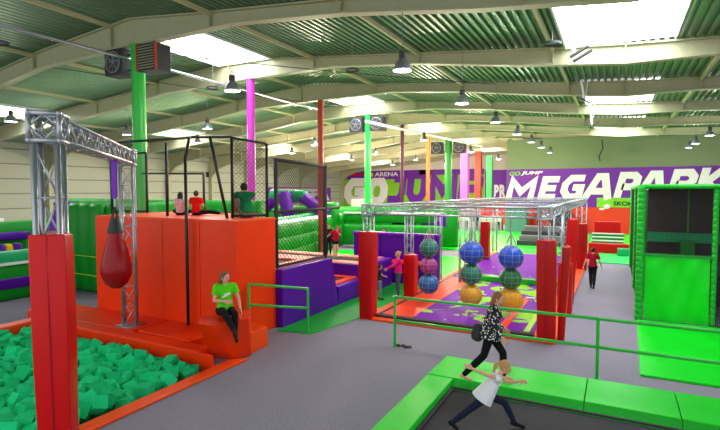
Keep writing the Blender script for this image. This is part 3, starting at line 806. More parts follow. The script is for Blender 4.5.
# balls
def balls(x, y, spec, where):
    ztop = spec[0][0]+spec[0][1]
    for z, r, m, nm in spec:
        o = thing('net_ball', '%s exercise ball in a rope net, %s' % (nm, where), 'ball', (x,y,z), 0, 'balls hanging over the court')
        b = MB(); b.ball((0,0,0),(r,r,r*.97),16,28); bo = b.build('ball', m, o, smooth=True)
        n = MB(); R = r*1.015
        for k in range(10):
            a = 2*PI*k/10
            pts = [V((R*math.sin(t)*math.cos(a), R*math.sin(t)*math.sin(a), R*.97*math.cos(t))) for t in [PI*i/12 for i in range(13)]]
            for p, q in zip(pts, pts[1:]): n.tube(p, q, .0055, 4)
        for t in (PI*.25,PI*.42,PI*.58,PI*.75):
            pts = [V((R*math.sin(t)*math.cos(2*PI*i/20), R*math.sin(t)*math.sin(2*PI*i/20), R*.97*math.cos(t))) for i in range(21)]
            for p, q in zip(pts, pts[1:]): n.tube(p, q, .0055, 4)
        n.build('rope_net', ROPE, bo)
    b = MB(); b.tube((x,y,ztop),(x,y,ztop+.35),.02,5)
    for k in range(8):
        a = 2*PI*k/8; b.tube((x+.2*math.cos(a),y+.2*math.sin(a),ztop-.08),(x,y,ztop+.4),.009,4)
    b.tube((x,y,ztop+.4),(x,y,ZT-TW/2),.018,5)
    b.tube((x,y,spec[-1][0]),(x,y,ztop+.1),.015,5)
    prop(b.build('hanging_rope', ROPE), 'rope bundle holding up the balls ' + where, 'rope')
bt = mat('ball_teal','#067a66',.4); bp_ = mat('ball_pink','#b01e88',.4); bb = mat('ball_steel_blue','#1462a8',.4); bbl = mat('ball_blue','#0650cc',.35); by = mat('ball_yellow','#f0aa00',.4); bg = mat('ball_green','#047a40',.4)
balls(-5.47,15.5,[(1.99,.31,bt,'teal green'),(1.40,.285,bp_,'pink'),(.79,.335,bb,'steel blue')],'on the left string')
balls(-3.95,15.1,[(1.97,.37,bbl,'bright blue'),(1.30,.33,bt,'sea green'),(.65,.345,by,'golden yellow')],'on the middle string')
balls(-2.8,15.3,[(1.87,.37,bbl,'cobalt blue'),(1.22,.33,bg,'emerald'),(.58,.385,by,'amber yellow')],'on the right string')
# swings at the back of the rig
for i, (x, y) in enumerate(((-5.4,23.3),(-4.3,23.3),(-2.9,23.3),(-2.4,26.6))):
    b = MB(); b.tube((x,y,ZT-.15),(x,y,.75),.012,5); b.lathe((x,y,.7),[(.16,0),(.16,.05)],12)
    prop(b.build('disc_swing', BLK), 'dark rope swing with disc seat, %s of the row behind the balls' % ('first','second','third','fourth')[i], 'swing')
b = MB(); b.box((-5.2,17.3,.1),(-4.9,17.5,.16)); 
prop(MB().box((-2.75,17.9,.1),(-2.45,18.05,.14)).build('white_marker', WHT),'small white pad lying on the purple court','pad')
p = gz(403,347); b = MB()
for dx, dy in ((-.12,0),(.0,.05),(.1,-.03),(.16,.02)): b.ball((p.x+dx,p.y+dy,.03),(.07,.05,.03),5,8)
prop(b.build('socks', BLK),'pair of dark socks left on the carpet by the railing post','socks')

# ---------------------------------------------------------------- railings
def railing(lab, pts, rails, r=.034, m=GPAINT, dz=(0,0,0)):
    g = Group('railing', lab, 'railing', (pts[0][0],pts[0][1],0))
    for x, y in pts:
        b = MB(); b.tube((x,y,0),(x,y,rails[0]+dz[pts.index((x,y))]),r,10); b.lathe((x,y,0),[(.06,0),(.06,.012)],12); g.part(b.build('post', m))
    for i, z in enumerate(rails):
        b = MB(); b.path([V((x,y,z+dz[j])) for j,(x,y) in enumerate(pts)],r,10)
        g.part(b.build('top_rail' if i == 0 else 'lower_rail', m, smooth=True))
railing('long green tube railing behind the front green mats',[(-4.83,11.2),(-.28,11.2),(4.2,11.2)],(1.25,.66))
railing('short green tube railing against the orange block',[(-7.45,11.27),(-8.40,9.95)],(1.2,.66),dz=(0,.27))

# ---------------------------------------------------------------- front trampoline
mz = .4
def fm_(poly, lab):
    b = MB(); b.prism(poly, .02, mz); o = prop(b.build('edge_mat', GRN, bev=.018, seg=2), lab, 'mat', None)
    if poly[0][1] > 5:
        x0, x1 = poly[0][0], poly[1][0]; x0 = max(x0, xi); s = MB()
        s.add([(x0,8.84,.03),(x1,8.84,.03),(x1,8.84,.385),(x0,8.84,.385),(x0,8.64,.255),(x1,8.64,.255),(x0,8.64,.24),(x1,8.64,.24)],[(0,3,2,1),(3,4,5,2),(4,6,7,5),(6,0,1,7),(0,6,4,3),(1,2,5,7)])
        s.build('sloped_skirt', GRN2, o)
    return o
xl, xi, yi, yo = -3.12, -2.62, 8.86, 10.0
fm_([(xl,1.5),(xi,1.5),(xi,8.82),(xl,8.82)],'green edge mat running along the left of the front trampoline')
fm_([(xl,8.86),(-.405,8.86),(-.405,yo),(xl,yo)],'green edge mat where the woman in spotted blouse walks')
fm_([(-.395,8.86),(.965,8.86),(.965,yo+.02),(-.395,yo+.02)],'green edge mat directly behind the front trampoline below the railing post')
fm_([(.975,8.86),(4.6,8.86),(4.6,yo+.02),(.975,yo+.02)],'green edge mat at the right end of the front trampoline')
g = Group('front_trampoline','large dark trampoline bed the girl in white runs on','trampoline',(0,5,0))
b = MB(); b.box((xi+.0,1.5,.24),(4.6,yi,.26)); g.part(b.build('jump_bed', BED))
b = MB(); b.box((xi,8.66,.2),(4.6,8.78,.30)).box((xi-.0,1.5,.2),(xi+.07,8.7,.30)); g.part(b.build('spring_cover', BLKPAD))
b = MB(); b.box((xi,1.4,0),(4.6,1.5,.24)).box((4.6,1.5,0),(4.65,8.7,.24)).box((xi,8.6,0),(4.6,8.7,.24)); g.part(b.build('frame', BLK))
mat_thing([(.52,11.75),(4.8,11.75),(4.8,16.75),(.62,16.75)],0,.05,GRN,'flat green floor mat in front of the netted enclosure',bev=.01)

# ---------------------------------------------------------------- netted enclosure on the right
EX0, EX1, EY0, EY1, EZ = .68, 2.42, 16.95, 28.5, 4.0
g = Group('play_enclosure','tall green padded enclosure with dark nets on the right','enclosure',(2,17,0))
def beaded(x, y, z0, z1, r, name='padded_post', horiz=None):
    b = MB(); z = z0; L = z1-z0; n = max(1,int(L/.17)); h = L/n
    if horiz is None:
        prof = []
        for i in range(n): prof += [(r*.88,z0+h*i),(r,z0+h*(i+.2)),(r,z0+h*(i+.8)),(r*.88,z0+h*(i+1))]
        b.lathe((x,y,0), prof, 14)
    g.part(b.build(name, GRN2, smooth=True))
beaded(EX0-.02,EY0,0,EZ,.11); beaded(EX1+.08,EY0+.05,0,EZ-.05,.08); beaded(EX0+.02,EY0+5.5,0,EZ,.08); beaded(EX0+.02,EY1,0,EZ,.08)
b = MB(); b.tube((EX0,EY0,EZ),(5.5,EY0,EZ),.07,10); g.part(b.build('top_rail', GRN2, smooth=True))
b = MB(); b.tube((EX0,EY0,EZ),(EX0,EY1,EZ),.07,10); g.part(b.build('top_rail', GRN2, smooth=True))
# folded green sheet
b = MB(); N = 40; M_ = 10; vs = []; fs = []
for i in range(N+1):
    for j in range(M_+1):
        u = i/N; w = j/M_
        vs.append((EX0+.12+(EX1-EX0-.14)*u, EY0+.02+.025*math.sin(u*10+w*4)+.012*math.sin(u*22-w*7), .02+1.95*w))
for i in range(N):
    for j in range(M_): a = i*(M_+1)+j; fs.append((a,a+M_+1,a+M_+2,a+1))
b.add(vs, fs); b.add([(x,y+.06,z) for x,y,z in vs], [f[::-1] for f in fs]); g.part(b.build('front_sheet', GRN, smooth=True))
b = MB(); b.box((EX0+.1,EY0-.02,1.93),(EX1,EY0+.1,2.02)); g.part(b.build('sheet_hem', DGPAINT))
def gridnet(p0, p1, z0, z1, cell, r, m, name='net'):
    p0 = V((p0[0],p0[1],0)); p1 = V((p1[0],p1[1],0)); L = (p1-p0).length; b = MB(); n = int(L/cell)
    for i in range(n+1): q = p0.lerp(p1,i/n); b.tube(q+V((0,0,z0)),q+V((0,0,z1)),r,3)
    k = int((z1-z0)/cell)
    for i in range(k+1): z = z0+(z1-z0)*i/k; b.tube(p0+V((0,0,z)),p1+V((0,0,z)),r,3)
    g.part(b.build(name, m))
gridnet((EX0+.1,EY0),(EX1,EY0),2.0,EZ-.05,.05,.005,NET)
gridnet((EX1+.15,EY0),(5.5,EY0),0.0,EZ-.05,.05,.008,NET)
gridnet((EX0,EY0+.1),(EX0,EY1),0.1,EZ-.05,.09,.007,mat('green_net','#1c7a2c',.8))
INN = mat('enclosure_dark_lining','#3c2c2e',.8,var=.2,scale=3)
b = MB(); b.box((EX0+.3,20.0,0),(5.5,20.1,EZ)).box((EX0+.25,EY0+.5,EZ-.02),(5.5,20,EZ+.02)); g.part(b.build('inner_lining', INN))
b = MB(); b.box((EX0+.3,19.85,2.12),(5.5,19.98,2.45)); g.part(b.build('inner_band', TEAL))
b = MB(); b.box((1.95,19.7,0.2),(2.35,19.95,2.2)); b.tube((2.15,19.8,2.4),(2.15,19.8,EZ),.03,6); g.part(b.build('inner_pillar', GRN3))
b = MB(); b.box((EX0+.25,20.1,0),(EX0+.35,EY1,EZ-.1)); g.part(b.build('side_lining', DGPAINT))
b = MB(); b.box((EX0+.3,EY0+.6,1.4),(5.5,20,1.5)); g.part(b.build('deck', DGREY))
# end of walkway
def boxthing(name, lab, cat, a, b_, m, bev=.04): return prop(MB().box(a,b_).build(name, m, bev=bev), lab, cat)
boxthing('padded_beam','low red padded beam lying across the end of the walkway','beam',(-1.5,33.6,0),(1.0,34.2,.62),RED)
g = Group('padded_steps','white and green striped steps before the orange wall','steps',(-.6,38,0))
for i in range(4):
    b = MB(); b.box((-1.5,37.4+i*.55,0),(.5,37.95+i*.55,.22+i*.2)); g.part(b.build('step', DGPAINT, bev=.02))
    b = MB(); b.box((-1.5,37.36+i*.55,.17+i*.2),(.5,37.5+i*.55,.25+i*.2)); g.part(b.build('step_nosing', WHT))
boxthing('padded_block','red padded block on top of the striped steps','block',(-1.4,39.7,0),(.3,40.5,1.62),RED)
boxthing('foam_block','mint block at the right end of the low red beam','block',(.1,32.6,.05),(.75,33.3,.45),TEAL)

# ---------------------------------------------------------------- background play things
g = Group('foam_steps','grey and dark stepped foam blocks on the far green floor','steps',(-5,36,0))
for i in range(4):
    b = MB(); b.box((-6.2,36+i*.9,0),(-2.6,36.9+i*.9,.35+i*.28)); g.part(b.build('step', [DGREY, GREY][i%2], bev=.03))
boxthing('orange_board','orange partition board left of the partition wall','board',(-14.5,57,0),(-10,57.2,2.6),OWALL)
boxthing('service_counter','pale grey counter behind the far green floor','counter',(-14.5,48.5,0),(-9.8,49.4,1.15),mat('counter_grey','#aeb0ae',.6))
boxthing('kiosk','teal glazed kiosk at the back of the green floor','kiosk',(-9.2,47.2,0),(-7.3,48.6,2.3),mat('kiosk_teal','#4a7c78',.4))
boxthing('flower_wall','pale pink panel beside the pink column','panel',(-15.2,53,.4),(-13.2,53.2,2.5),mat('pale_pink','#e8c4cc',.7,var=.3,scale=3))
boxthing('vending_machine','red vending machine in front of the orange wall seen through the truss','machine',(-6.9,48.6,0),(-5.3,49.6,2.1),mat('machine_red','#c02a1c',.5),)
boxthing('vending_machine','dark blue vending machine right of the red one','machine',(-4.9,48.6,0),(-3.6,49.6,1.9),mat('machine_navy','#303850',.4))

def inflate_wall(g, name, p, q, z0, z1, t, m, n=8, horiz=False):
    """air filled wall from p to q with bulging cells"""
    p = V((p[0],p[1],0)); q = V((q[0],q[1],0)); L = (q-p).length; d = (q-p).normalized(); a = V((-d.y,d.x,0))
    b = MB(); NU = n*6; NV = 14; vs = []; fs = []
    sec = []
    for j in range(NV):
        th = 2*PI*j/NV; cx = math.cos(th); cz = math.sin(th)
        e = .45
        sec.append((math.copysign(abs(cx)**e,cx), math.copysign(abs(cz)**e,cz)))
    for i in range(NU+1):
        u = i/NU; ph = (u*n) % 1.0
        bul = .80+.20*abs(math.sin(PI*u*n))**.5
        for sx, sz in sec:
            hb = bul
            if horiz: hb = .85+.15*abs(math.sin((sz+1)*PI*1.5))**.5
            w = a*(sx*t/2*hb)
            z = (z0+z1)/2+sz*(z1-z0)/2*(.96+.04*bul)
            vs.append(p+d*(L*u)+w+V((0,0,z)))
    for i in range(NU):
        for j in range(NV): fs.append((i*NV+j,(i+1)*NV+j,(i+1)*NV+(j+1)%NV,i*NV+(j+1)%NV))
    fs.append(list(range(NV))); fs.append([NU*NV+j for j in range(NV)][::-1])
    b.add(vs, fs)
    o = b.build(name, m, smooth=True)
    return g.part(o)
# left obstacle course
g = Group('inflatable_course','green and purple inflatable obstacle course along the left side','inflatable',(-20,8,0))
inflate_wall(g,'front_wall',(-19.1,1),(-19.1,11.6),0,1.28,.5,GRN3,7)
inflate_wall(g,'purple_band',(-18.88,1),(-18.88,11.5),.42,.8,.14,PUR,7)
inflate_wall(g,'top_tube',(-19.3,1),(-19.3,11.8),1.22,1.72,.6,TEAL,7)
b = MB(); b.box((-19.02,1,1.26),(-18.84,11.5,1.34)); g.part(b.build('white_strip', WHT))
inflate_wall(g,'back_wall',(-23.6,2),(-23.6,15),0,2.55,.9,GRN3,8)
inflate_wall(g,'purple_bar',(-23.0,4),(-23.0,12.6),1.75,2.1,.3,PUR,3)
inflate_wall(g,'deck',(-21.4,2),(-21.4,14),0,1.35,3.6,GRND,5)
for i,(u,m) in enumerate(((1,PUR),(8,YEL),(17,PUR))):
    p = gX(u,257,-21.0); b = MB(); b.lathe((p.x,p.y,1.3),[(.17,0),(.18,.05),(.18,.42),(.12,.5),(.001,.52)],16); g.part(b.build('bollard', m, smooth=True))
g = Group('inflatable_tower','tall dark green inflatable corner wall left of the orange block','inflatable',(-17.5,12.5,0))
inflate_wall(g,'wall_cell',(-18.9,12.1),(-16.95,12.1),0,3.42,.9,GRND,3)
inflate_wall(g,'wall_cell',(-16.7,12.0),(-16.7,16),0,3.42,.8,GRND,4)
b = MB()
for z in (.75,1.45): b.path([V((-18.9,11.58,z)),V((-16.5,11.5,z)),V((-16.22,11.8,z)),V((-16.22,14,z))],.018,6)
g.part(b.build('piping', LIME))
b = MB(); c = gY(62,232,12.0); b.lathe((c.x,12.0,c.z-.3),[(.55,0),(.42,.6),(.2,1.2),(.01,1.5)],14); b.box((-19.35,11.55,0),(-19.1,12.3,3.42)); g.part(b.build('purple_cone', PUR2, smooth=False))
g = Group('inflatable_wall','green inflatable ridge seen over the top of the orange block','inflatable',(-20,17.5,0))
inflate_wall(g,'wall_cell',(-27,17.2),(-13.8,17.2),0,3.45,1.0,GRN3,13)
# arch
g = Group('inflatable_arch','green inflatable arch with purple legs behind the black net','inflatable',(-19,28,0))
def itube(p, q, r, m, name):
    b = MB(); p = V(p); q = V(q); n = 6
    for i in range(n): b.tube(p.lerp(q,i/n), p.lerp(q,(i+1)/n), r*(.94 if i%2 else 1), 14)
    g.part(b.build(name, m, smooth=True))
def curve_tube(pts, r, m, name):
    b = MB(); P = [V(p) for p in pts]; n = 16; vs = []; fs = []; N = 16
    def bez(t):
        if len(P) == 2: return P[0].lerp(P[1],t)
        return P[0]*(1-t)**2+P[1]*2*t*(1-t)+P[2]*t*t
    for i in range(N+1):
        t = i/N; c = bez(t); d = (bez(min(1,t+.02))-bez(max(0,t-.02))).normalized(); u = V((0,1,0)); a2 = d.cross(u).normalized(); u = a2.cross(d)
        rr = r*(1-.06*abs(math.cos(t*PI*4)))
        for j in range(n): vs.append(c+a2*rr*math.cos(2*PI*j/n)+u*rr*math.sin(2*PI*j/n))
    for i in range(N):
        for j in range(n): fs.append((i*n+j,i*n+(j+1)%n,(i+1)*n+(j+1)%n,(i+1)*n+j))
    fs += [list(range(n))[::-1], list(range(N*n,(N+1)*n))]
    b.add(vs, fs); g.part(b.build(name, m, smooth=True))
AY = 28.0
curve_tube([gY(259,216,AY),gY(277,196,AY)],.4,PUR2,'leg'); curve_tube([gY(272,196,AY),gY(306,196,AY)],.42,TEAL,'cross_tube')
curve_tube([gY(284,194,AY-.6),gY(289,216,AY-1)],.45,PUR2,'leg'); curve_tube([gY(301,196,AY),gY(326,214,AY)],.4,PUR2,'leg')
inflate_wall(g,'base_block',(gY(268,210,AY).x,AY+.4),(gY(322,210,AY).x,AY+.4),0,2.5,1.4,GRN3,4)
b = MB(); p = gY(298,218,AY-.4); b.box((p.x-.9,AY-.45,p.z-.15),(p.x+.9,AY-.2,p.z+.2)); g.part(b.build('window_band', mat('dull_rose','#a85a78',.6)))
# long slide wall
g = Group('inflatable_slide','long green inflatable slide wall with white top edge behind the purple podiums','inflatable',(-16,20,0))
for i, z in enumerate((.0,.68,1.36)):
    inflate_wall(g,'wall_tube',(-15.2-.1*i,19.6),(-18.0-.1*i,33.0),z,z+.76,.8,GRN3,7)
inflate_wall(g,'top_edge',(-15.6,19.6),(-18.4,33.0),2.04,2.22,1.0,WHT,7)
inflate_wall(g,'back_tube',(-16.4,19.6),(-19.2,33.0),1.5,2.35,.8,TEAL,7)
g = Group('inflatable_castle','green inflatable castle with purple bars behind the slide wall','inflatable',(-15,32,0))
inflate_wall(g,'wall_cell',(-22,31),(-9.6,33),0,2.7,1.2,GRN3,9)
inflate_wall(g,'top_tube',(-16.5,29.6),(-10,31.2),1.7,2.3,.7,GRN3,6); inflate_wall(g,'white_edge',(-16.5,29.5),(-10,31.1),2.28,2.4,.6,WHT,6); inflate_wall(g,'low_tube',(-16.5,29.4),(-10,31.0),.2,1.6,.8,GRN3,6)
for a in (-13.5,-11.4): inflate_wall(g,'purple_bar',(a,30.9),(a+1.6,31.0),1.5,2.4,.5,PUR2,2)
inflate_wall(g,'tower',(-18.3,29.0),(-16.8,29.0),0,3.1,1.0,GRND,2)
g = Group('inflatable_castle','green and rose inflatable block below the white lettered sign','inflatable',(-27,37,0))
inflate_wall(g,'wall_cell',(-30,37),(-23.5,40),0,2.4,1.4,GRN3,4)
inflate_wall(g,'rose_band',(-29,36.2),(-24.2,38.4),1.4,1.9,.4,mat('rose','#c85878',.5),3)
boxthing('padded_cube','large pale cube standing before the left end of the lime banner','cube',(gY(351,200,62).x,62,0),(gY(363,200,62).x,65,2.6),mat('pale_cream','#d8dccc',.7))
boxthing('notice','small white notice on the left wall above the inflatable course','notice',(-42.98,gX(0,220,-42.9).y-.6,gX(3,224,-42.9).z),(-42.9,gX(4,220,-42.9).y,gX(3,218,-42.9).z),WPAINT,bev=0)
boxthing('wall_sign','black number plate on the left wall behind the black net','sign',(-42.98,43.5,5.4),(-42.9,44.6,6.0),BLK,bev=0)

# ---------------------------------------------------------------- people
def cap(b, p, q, r1, r2, n=10):
    p = V(p); q = V(q); b.tube(p, q, r1, n, r2); b.ball(p,(r1,)*3,6,n); b.ball(q,(r2,)*3,6,n)
def blob(b, name, m, parent, vox, sm=4):
    o = b.build(name, m, parent, smooth=True)
    r = o.modifiers.new('remesh','REMESH'); r.mode = 'VOXEL'; r.voxel_size = vox; r.use_smooth_shade = True
    s = o.modifiers.new('smooth','SMOOTH'); s.iterations = sm; s.factor = .5
    return o
def hand(b, w, d, n, s, side, curl=.5, fine=True):
    """palm plus four fingers and a thumb; w wrist, d pointing direction, n palm normal"""
    d = V(d).normalized(); n = (V(n)-d*V(n).dot(d)).normalized(); a = d.cross(n)*side
    w = V(w); k = s
    for t in (-.028,-.009,.009,.028):
        cap(b, w+a*t*.6*k, w+(d*.085+a*t)*k, .015*k, .013*k, 6)
    L = (.068,.078,.072,.055); fr = .0095*k if fine else .012*k
    for i, t in enumerate((-.030,-.010,.010,.030)):
        p = w+(d*.085+a*t)*k; l = L[i]*k
        q = p+(d*math.cos(curl*.5)+n*math.sin(curl*.5)+a*t*2).normalized()*l*.5
        e = q+(d*math.cos(curl*1.6)+n*math.sin(curl*1.6)).normalized()*l*.5
        cap(b, p, q, fr, fr*.95, 6); cap(b, q, e, fr*.95, fr*.8, 6)
    p = w+(d*.025-a*.028)*k; q = p+(d*.6-a*.8+n*.2).normalized()*.035*k; e = q+(d*.9-a*.2+n*.3).normalized()*.03*k
    cap(b, p, q, fr*1.25, fr*1.1, 6); cap(b, q, e, fr*1.1, fr*.9, 6)
STAND = dict(pel=(0,0,.93), ch=(0,0,1.27), nk=(0,.0,1.44), hd=(0,.02,1.58), sL=(-.17,0,1.39), sR=(.17,0,1.39),
             eL=(-.22,-.02,1.12), eR=(.22,-.02,1.12), wL=(-.24,.05,.88), wR=(.24,.05,.88),
             hL=(-.085,0,.9), hR=(.085,0,.9), kL=(-.09,.02,.49), kR=(.09,.02,.49), aL=(-.09,0,.08), aR=(.09,0,.08),
             tL=(-.1,.15,.03), tR=(.1,.15,.03), look=(0,1,0))
def person(label, loc, face, s, top, legs, hair, pose={}, sleeves='short', shorts=False, shoes=None, hairstyle='long', vox=.011, tunic=0, print_=None, fine=False, extra=None, group=None):
    J = dict(STAND); J.update(pose)
    J = {k: V(v)*(s if k != 'look' else 1) for k, v in J.items()}
    rz = math.atan2(face[1], face[0])-PI/2
    root = thing('person', label, 'person', loc, rz, group)
    b = MB(); look = J['look'].normalized()
    # body
    cap(b, J['pel'], J['pel'].lerp(J['ch'],.5), .115*s, .10*s); cap(b, J['pel'].lerp(J['ch'],.5), J['ch'], .10*s, .115*s)
    cap(b, J['hL'], J['hR'], .095*s, .095*s); cap(b, J['sL'], J['sR'], .05*s, .05*s); cap(b, J['ch'], J['sL'], .09*s, .05*s); cap(b, J['ch'], J['sR'], .09*s, .05*s)
    cap(b, J['nk']-(J['hd']-J['nk'])*.35, J['hd'], .048*s, .045*s)
    hs = 1.0 if s > .8 else 1.12
    R = look.to_track_quat('Y','Z').to_matrix()
    H = J['hd']; hk = s*hs
    b.ball(H,(.073*hk,.09*hk,.108*hk),10,14,R); b.ball(H+R@V((0,.03,-.05))*hk,(.05*hk,.055*hk,.055*hk),8,10,R)
    cap(b, H+R@V((0,.088,.005))*hk, H+R@V((0,.105,-.022))*hk, .009*hk, .013*hk, 6)
    for sx in (-1,1): b.ball(H+R@V((sx*.075,-.005,-.01))*hk,(.012*hk,.02*hk,.03*hk),6,8,R)
    for c in 'LR':
        cap(b, J['s'+c], J['e'+c], .045*s, .036*s); cap(b, J['e'+c], J['w'+c], .036*s, .024*s)
        d = J['w'+c]-J['e'+c]; side = 1 if c == 'R' else -1
        nrm = V((-side,0,0)) if abs(d.normalized().x) < .8 else V((0,0,-1))
        hand(b, J['w'+c], d, nrm, s*1.02, side, .6, fine)
        cap(b, J['h'+c], J['k'+c], .082*s, .054*s); cap(b, J['k'+c], J['k'+c].lerp(J['a'+c],.35), .052*s, .054*s); cap(b, J['k'+c].lerp(J['a'+c],.35), J['a'+c], .054*s, .034*s)
        cap(b, J['a'+c]-(J['t'+c]-J['a'+c])*.2+V((0,0,-.02*s)), J['t'+c], .036*s, .028*s)
    body = blob(b, 'body', SKIN, root, vox*(.62 if fine else 1))
    # face
    for sx in (-1,1):
        e = MB(); e.ball(H+R@V((sx*.03,.084,.012))*hk,(.013*hk,.008*hk,.009*hk),6,8,R); e.build('eye', EYE, body)
    e = MB(); e.ball(H+R@V((0,.09,-.05))*hk,(.024*hk,.01*hk,.007*hk),6,8,R); e.build('mouth', LIP, body)
    # shirt
    g_ = .018*s; b = MB()
    up = (J['nk']-J['pel']).normalized()
    lo = J['pel']-up*(.02+tunic)*s
    cap(b, J['pel'].lerp(J['ch'],.5), J['ch'], .10*s+g_*1.3, .112*s+g_*1.3); b.tube(lo, J['pel'].lerp(J['ch'],.5), (.14+tunic*.6)*s+g_, 14, .105*s+g_)
    b.tube(lo+RIGHT_L(J)*.03*s, J['ch'], (.125+tunic*.6)*s+g_, 14, .10*s+g_); b.tube(lo-RIGHT_L(J)*.03*s, J['ch'], (.125+tunic*.6)*s+g_, 14, .10*s+g_)
    cap(b, J['sL'], J['sR'], .052*s+g_, .052*s+g_); cap(b, J['ch'], J['sL'], .09*s+g_, .052*s+g_); cap(b, J['ch'], J['sR'], .09*s+g_, .052*s+g_)
    for c in 'LR':
        S, E_, W_ = J['s'+c], J['e'+c], J['w'+c]
        if sleeves == 'short': cap(b, S, S.lerp(E_,.35), .052*s+g_, .056*s+g_*.6); b.tube(S.lerp(E_,.3), S.lerp(E_,.6), .05*s+g_, 12, .054*s+g_)
        elif sleeves == 'long': cap(b, S, E_, .05*s+g_, .042*s+g_); cap(b, E_, E_.lerp(W_,.88), .042*s+g_, .03*s+g_)
        elif sleeves == 'cap': cap(b, S, S.lerp(E_,.15), .052*s+g_, .05*s+g_*.5)
    shirt = blob(b, 'shirt', top, root, vox, 3)
    b = MB()
    gl = .010*s
    cap(b, J['hL'], J['hR'], .1*s+gl, .1*s+gl); cap(b, J['pel'], J['pel']+up*.04*s, .122*s, .115*s)
    for c in 'LR':
        if shorts: cap(b, J['h'+c], J['h'+c].lerp(J['k'+c],.4), .086*s+gl*1.5, .08*s+gl*1.5)
        else: cap(b, J['h'+c], J['k'+c], .084*s+gl, .056*s+gl); cap(b, J['k'+c], J['k'+c].lerp(J['a'+c],.35), .056*s+gl, .057*s+gl); cap(b, J['k'+c].lerp(J['a'+c],.35), J['k'+c].lerp(J['a'+c],.93), .057*s+gl, .038*s+gl)
    blob(b, 'trousers' if not shorts else 'shorts', legs, root, vox, 3)
    if shoes:
        for c in 'LR':
            b = MB(); a, t = J['a'+c], J['t'+c]
            cap(b, a-(t-a)*.28+V((0,0,-.02*s)), t+(t-a)*.05, .044*s, .036*s); cap(b, a+V((0,0,.01*s)), a-V((0,0,.02*s)), .042*s, .046*s)
            blob(b, 'shoe', shoes, root, vox*.9, 2)
    # hair
    b = MB(); b.ball(H+R@V((0,-.018,.022))*hk,(.088*hk,.096*hk,.108*hk),10,14,R)
    if hairstyle == 'long':
        for sx in (-1,0,1):
            cap(b, H+R@V((sx*.055,-.05,.02))*hk, H+R@V((sx*.06,-.07,-.1))*hk, .045*hk, .045*hk); cap(b, H+R@V((sx*.06,-.07,-.1))*hk, H+R@V((sx*.055,-.075,-.26))*hk, .045*hk, .022*hk)
    if hairstyle == 'pony':
        cap(b, H+R@V((0,-.10,.05))*hk, H+R@V((0,-.16,-.03))*hk, .03*hk, .035*hk); cap(b, H+R@V((0,-.16,-.03))*hk, H+R@V((0,-.15,-.2))*hk, .035*hk, .012*hk)
    if hairstyle == 'bun': b.ball(H+R@V((0,-.12,.05))*hk,(.045*hk,)*3,6,10)
    o = blob(b, 'hair', hair, root, vox*.9, 2)
    # keep the face clear: push front hair back
    inv = R.transposed()
    for v in o.data.vertices:
        l = inv@(v.co-H)
        if l.y > .05*hk and l.z < .055*hk: l.y = .05*hk-(l.y-.05*hk)*.3; v.co = H+R@l
    if print_:
        f = J['ch'].lerp(J['pel'],.12); q = MB()
        q.ball(f+V((-.02,.132,.02))*s,(.075*s,.012*s,.028*s),6,12,Matrix.Rotation(.25,3,'Y')); q.ball(f+V((.03,.134,-.02))*s,(.065*s,.012*s,.018*s),6,12,Matrix.Rotation(.25,3,'Y'))
        q.build('shirt_print', print_, shirt, smooth=True)
    if extra: extra(root, J, s)
    return root
def RIGHT_L(J): return (J['sR']-J['sL']).normalized()
def cloth(n, h): return mat(n, h, .85, spec=.2, var=.08, scale=8, bump=.3, bscale=25)
RTd = (RT.x, RT.y)
# girl in green on the seat block
person('girl in green T-shirt with white print, black leggings, sitting on the orange faceted block', (-7.84,8.47,1.06), (.80,-.60), 1.14,
       cloth('tshirt_green','#56d818'), cloth('leggings_black','#17161c'), HBR,
       dict(pel=(0,0,.13), ch=(0,.0,.46), nk=(0,.02,.62), hd=(0,.04,.765), sL=(-.17,0,.575), sR=(.17,0,.575),
            eL=(-.25,.06,.33), wL=(-.26,.2,.12), eR=(.22,.08,.33), wR=(.06,.24,.33),
            hL=(-.085,0,.1), hR=(.085,0,.1), kL=(-.1,.43,.12), kR=(.09,.43,.14), aL=(-.1,.44,-.29), aR=(-.04,.58,-.14),
            tL=(-.1,.57,-.38), tR=(-.06,.72,-.22), look=(-.5,.86,-.05)), 'short', False, cloth('shoe_black','#26281f'), 'long', .010, print_=WHT, fine=True)
# woman in spotted blouse
def bag(root, J, s):
    b = MB(); c = J['ch']+V((0,-.27,-.33))*s
    cap(b, c+V((0,0,.07)), c-V((0,0,.08)), .09, .11); cap(b, c+V((0,-.05,-.1)), c+V((0,-.06,-.02)), .07, .06)
    blob(b, 'backpack', BLKPAD, root, .012, 2)
    for sx in (-1,1):
        q = MB(); q.path([J['sL' if sx<0 else 'sR']*1+V((-sx*.05,-.08,.03)), J['sL' if sx<0 else 'sR']+V((-sx*.05,.0,.07)), J['ch']+V((sx*.11,.14,.0)), J['ch']+V((sx*.14,.0,-.2)), c+V((sx*.08,.03,-.05))],.014,6); q.build('strap', BLKPAD, root)
person('woman in black and white spotted blouse and black trousers walking barefoot on the green mat', (-2.04,9.0,.4), (.95,.25), 1.02,
       SPOT, cloth('trousers_black','#131317'), mat('hair_auburn','#8e5a34',.6),
       dict(pel=(0,.04,.90), ch=(0,.10,1.22), nk=(0,.13,1.38), hd=(0,.18,1.51), sL=(-.17,.11,1.34), sR=(.17,.11,1.34),
            eL=(-.22,.05,1.07), wL=(-.2,.28,.92), eR=(.23,.06,1.07), wR=(.24,.24,.87),
            hL=(-.085,.04,.87), hR=(.085,.04,.87), kR=(.09,-.06,.49), aR=(.09,-.42,.10), tR=(.1,-.28,.03),
            kL=(-.09,.28,.50), aL=(-.09,.30,.09), tL=(-.1,.45,.03), look=(.4,1,-.2)), 'long', False, None, 'long', .010, extra=bag, fine=True, tunic=.09)
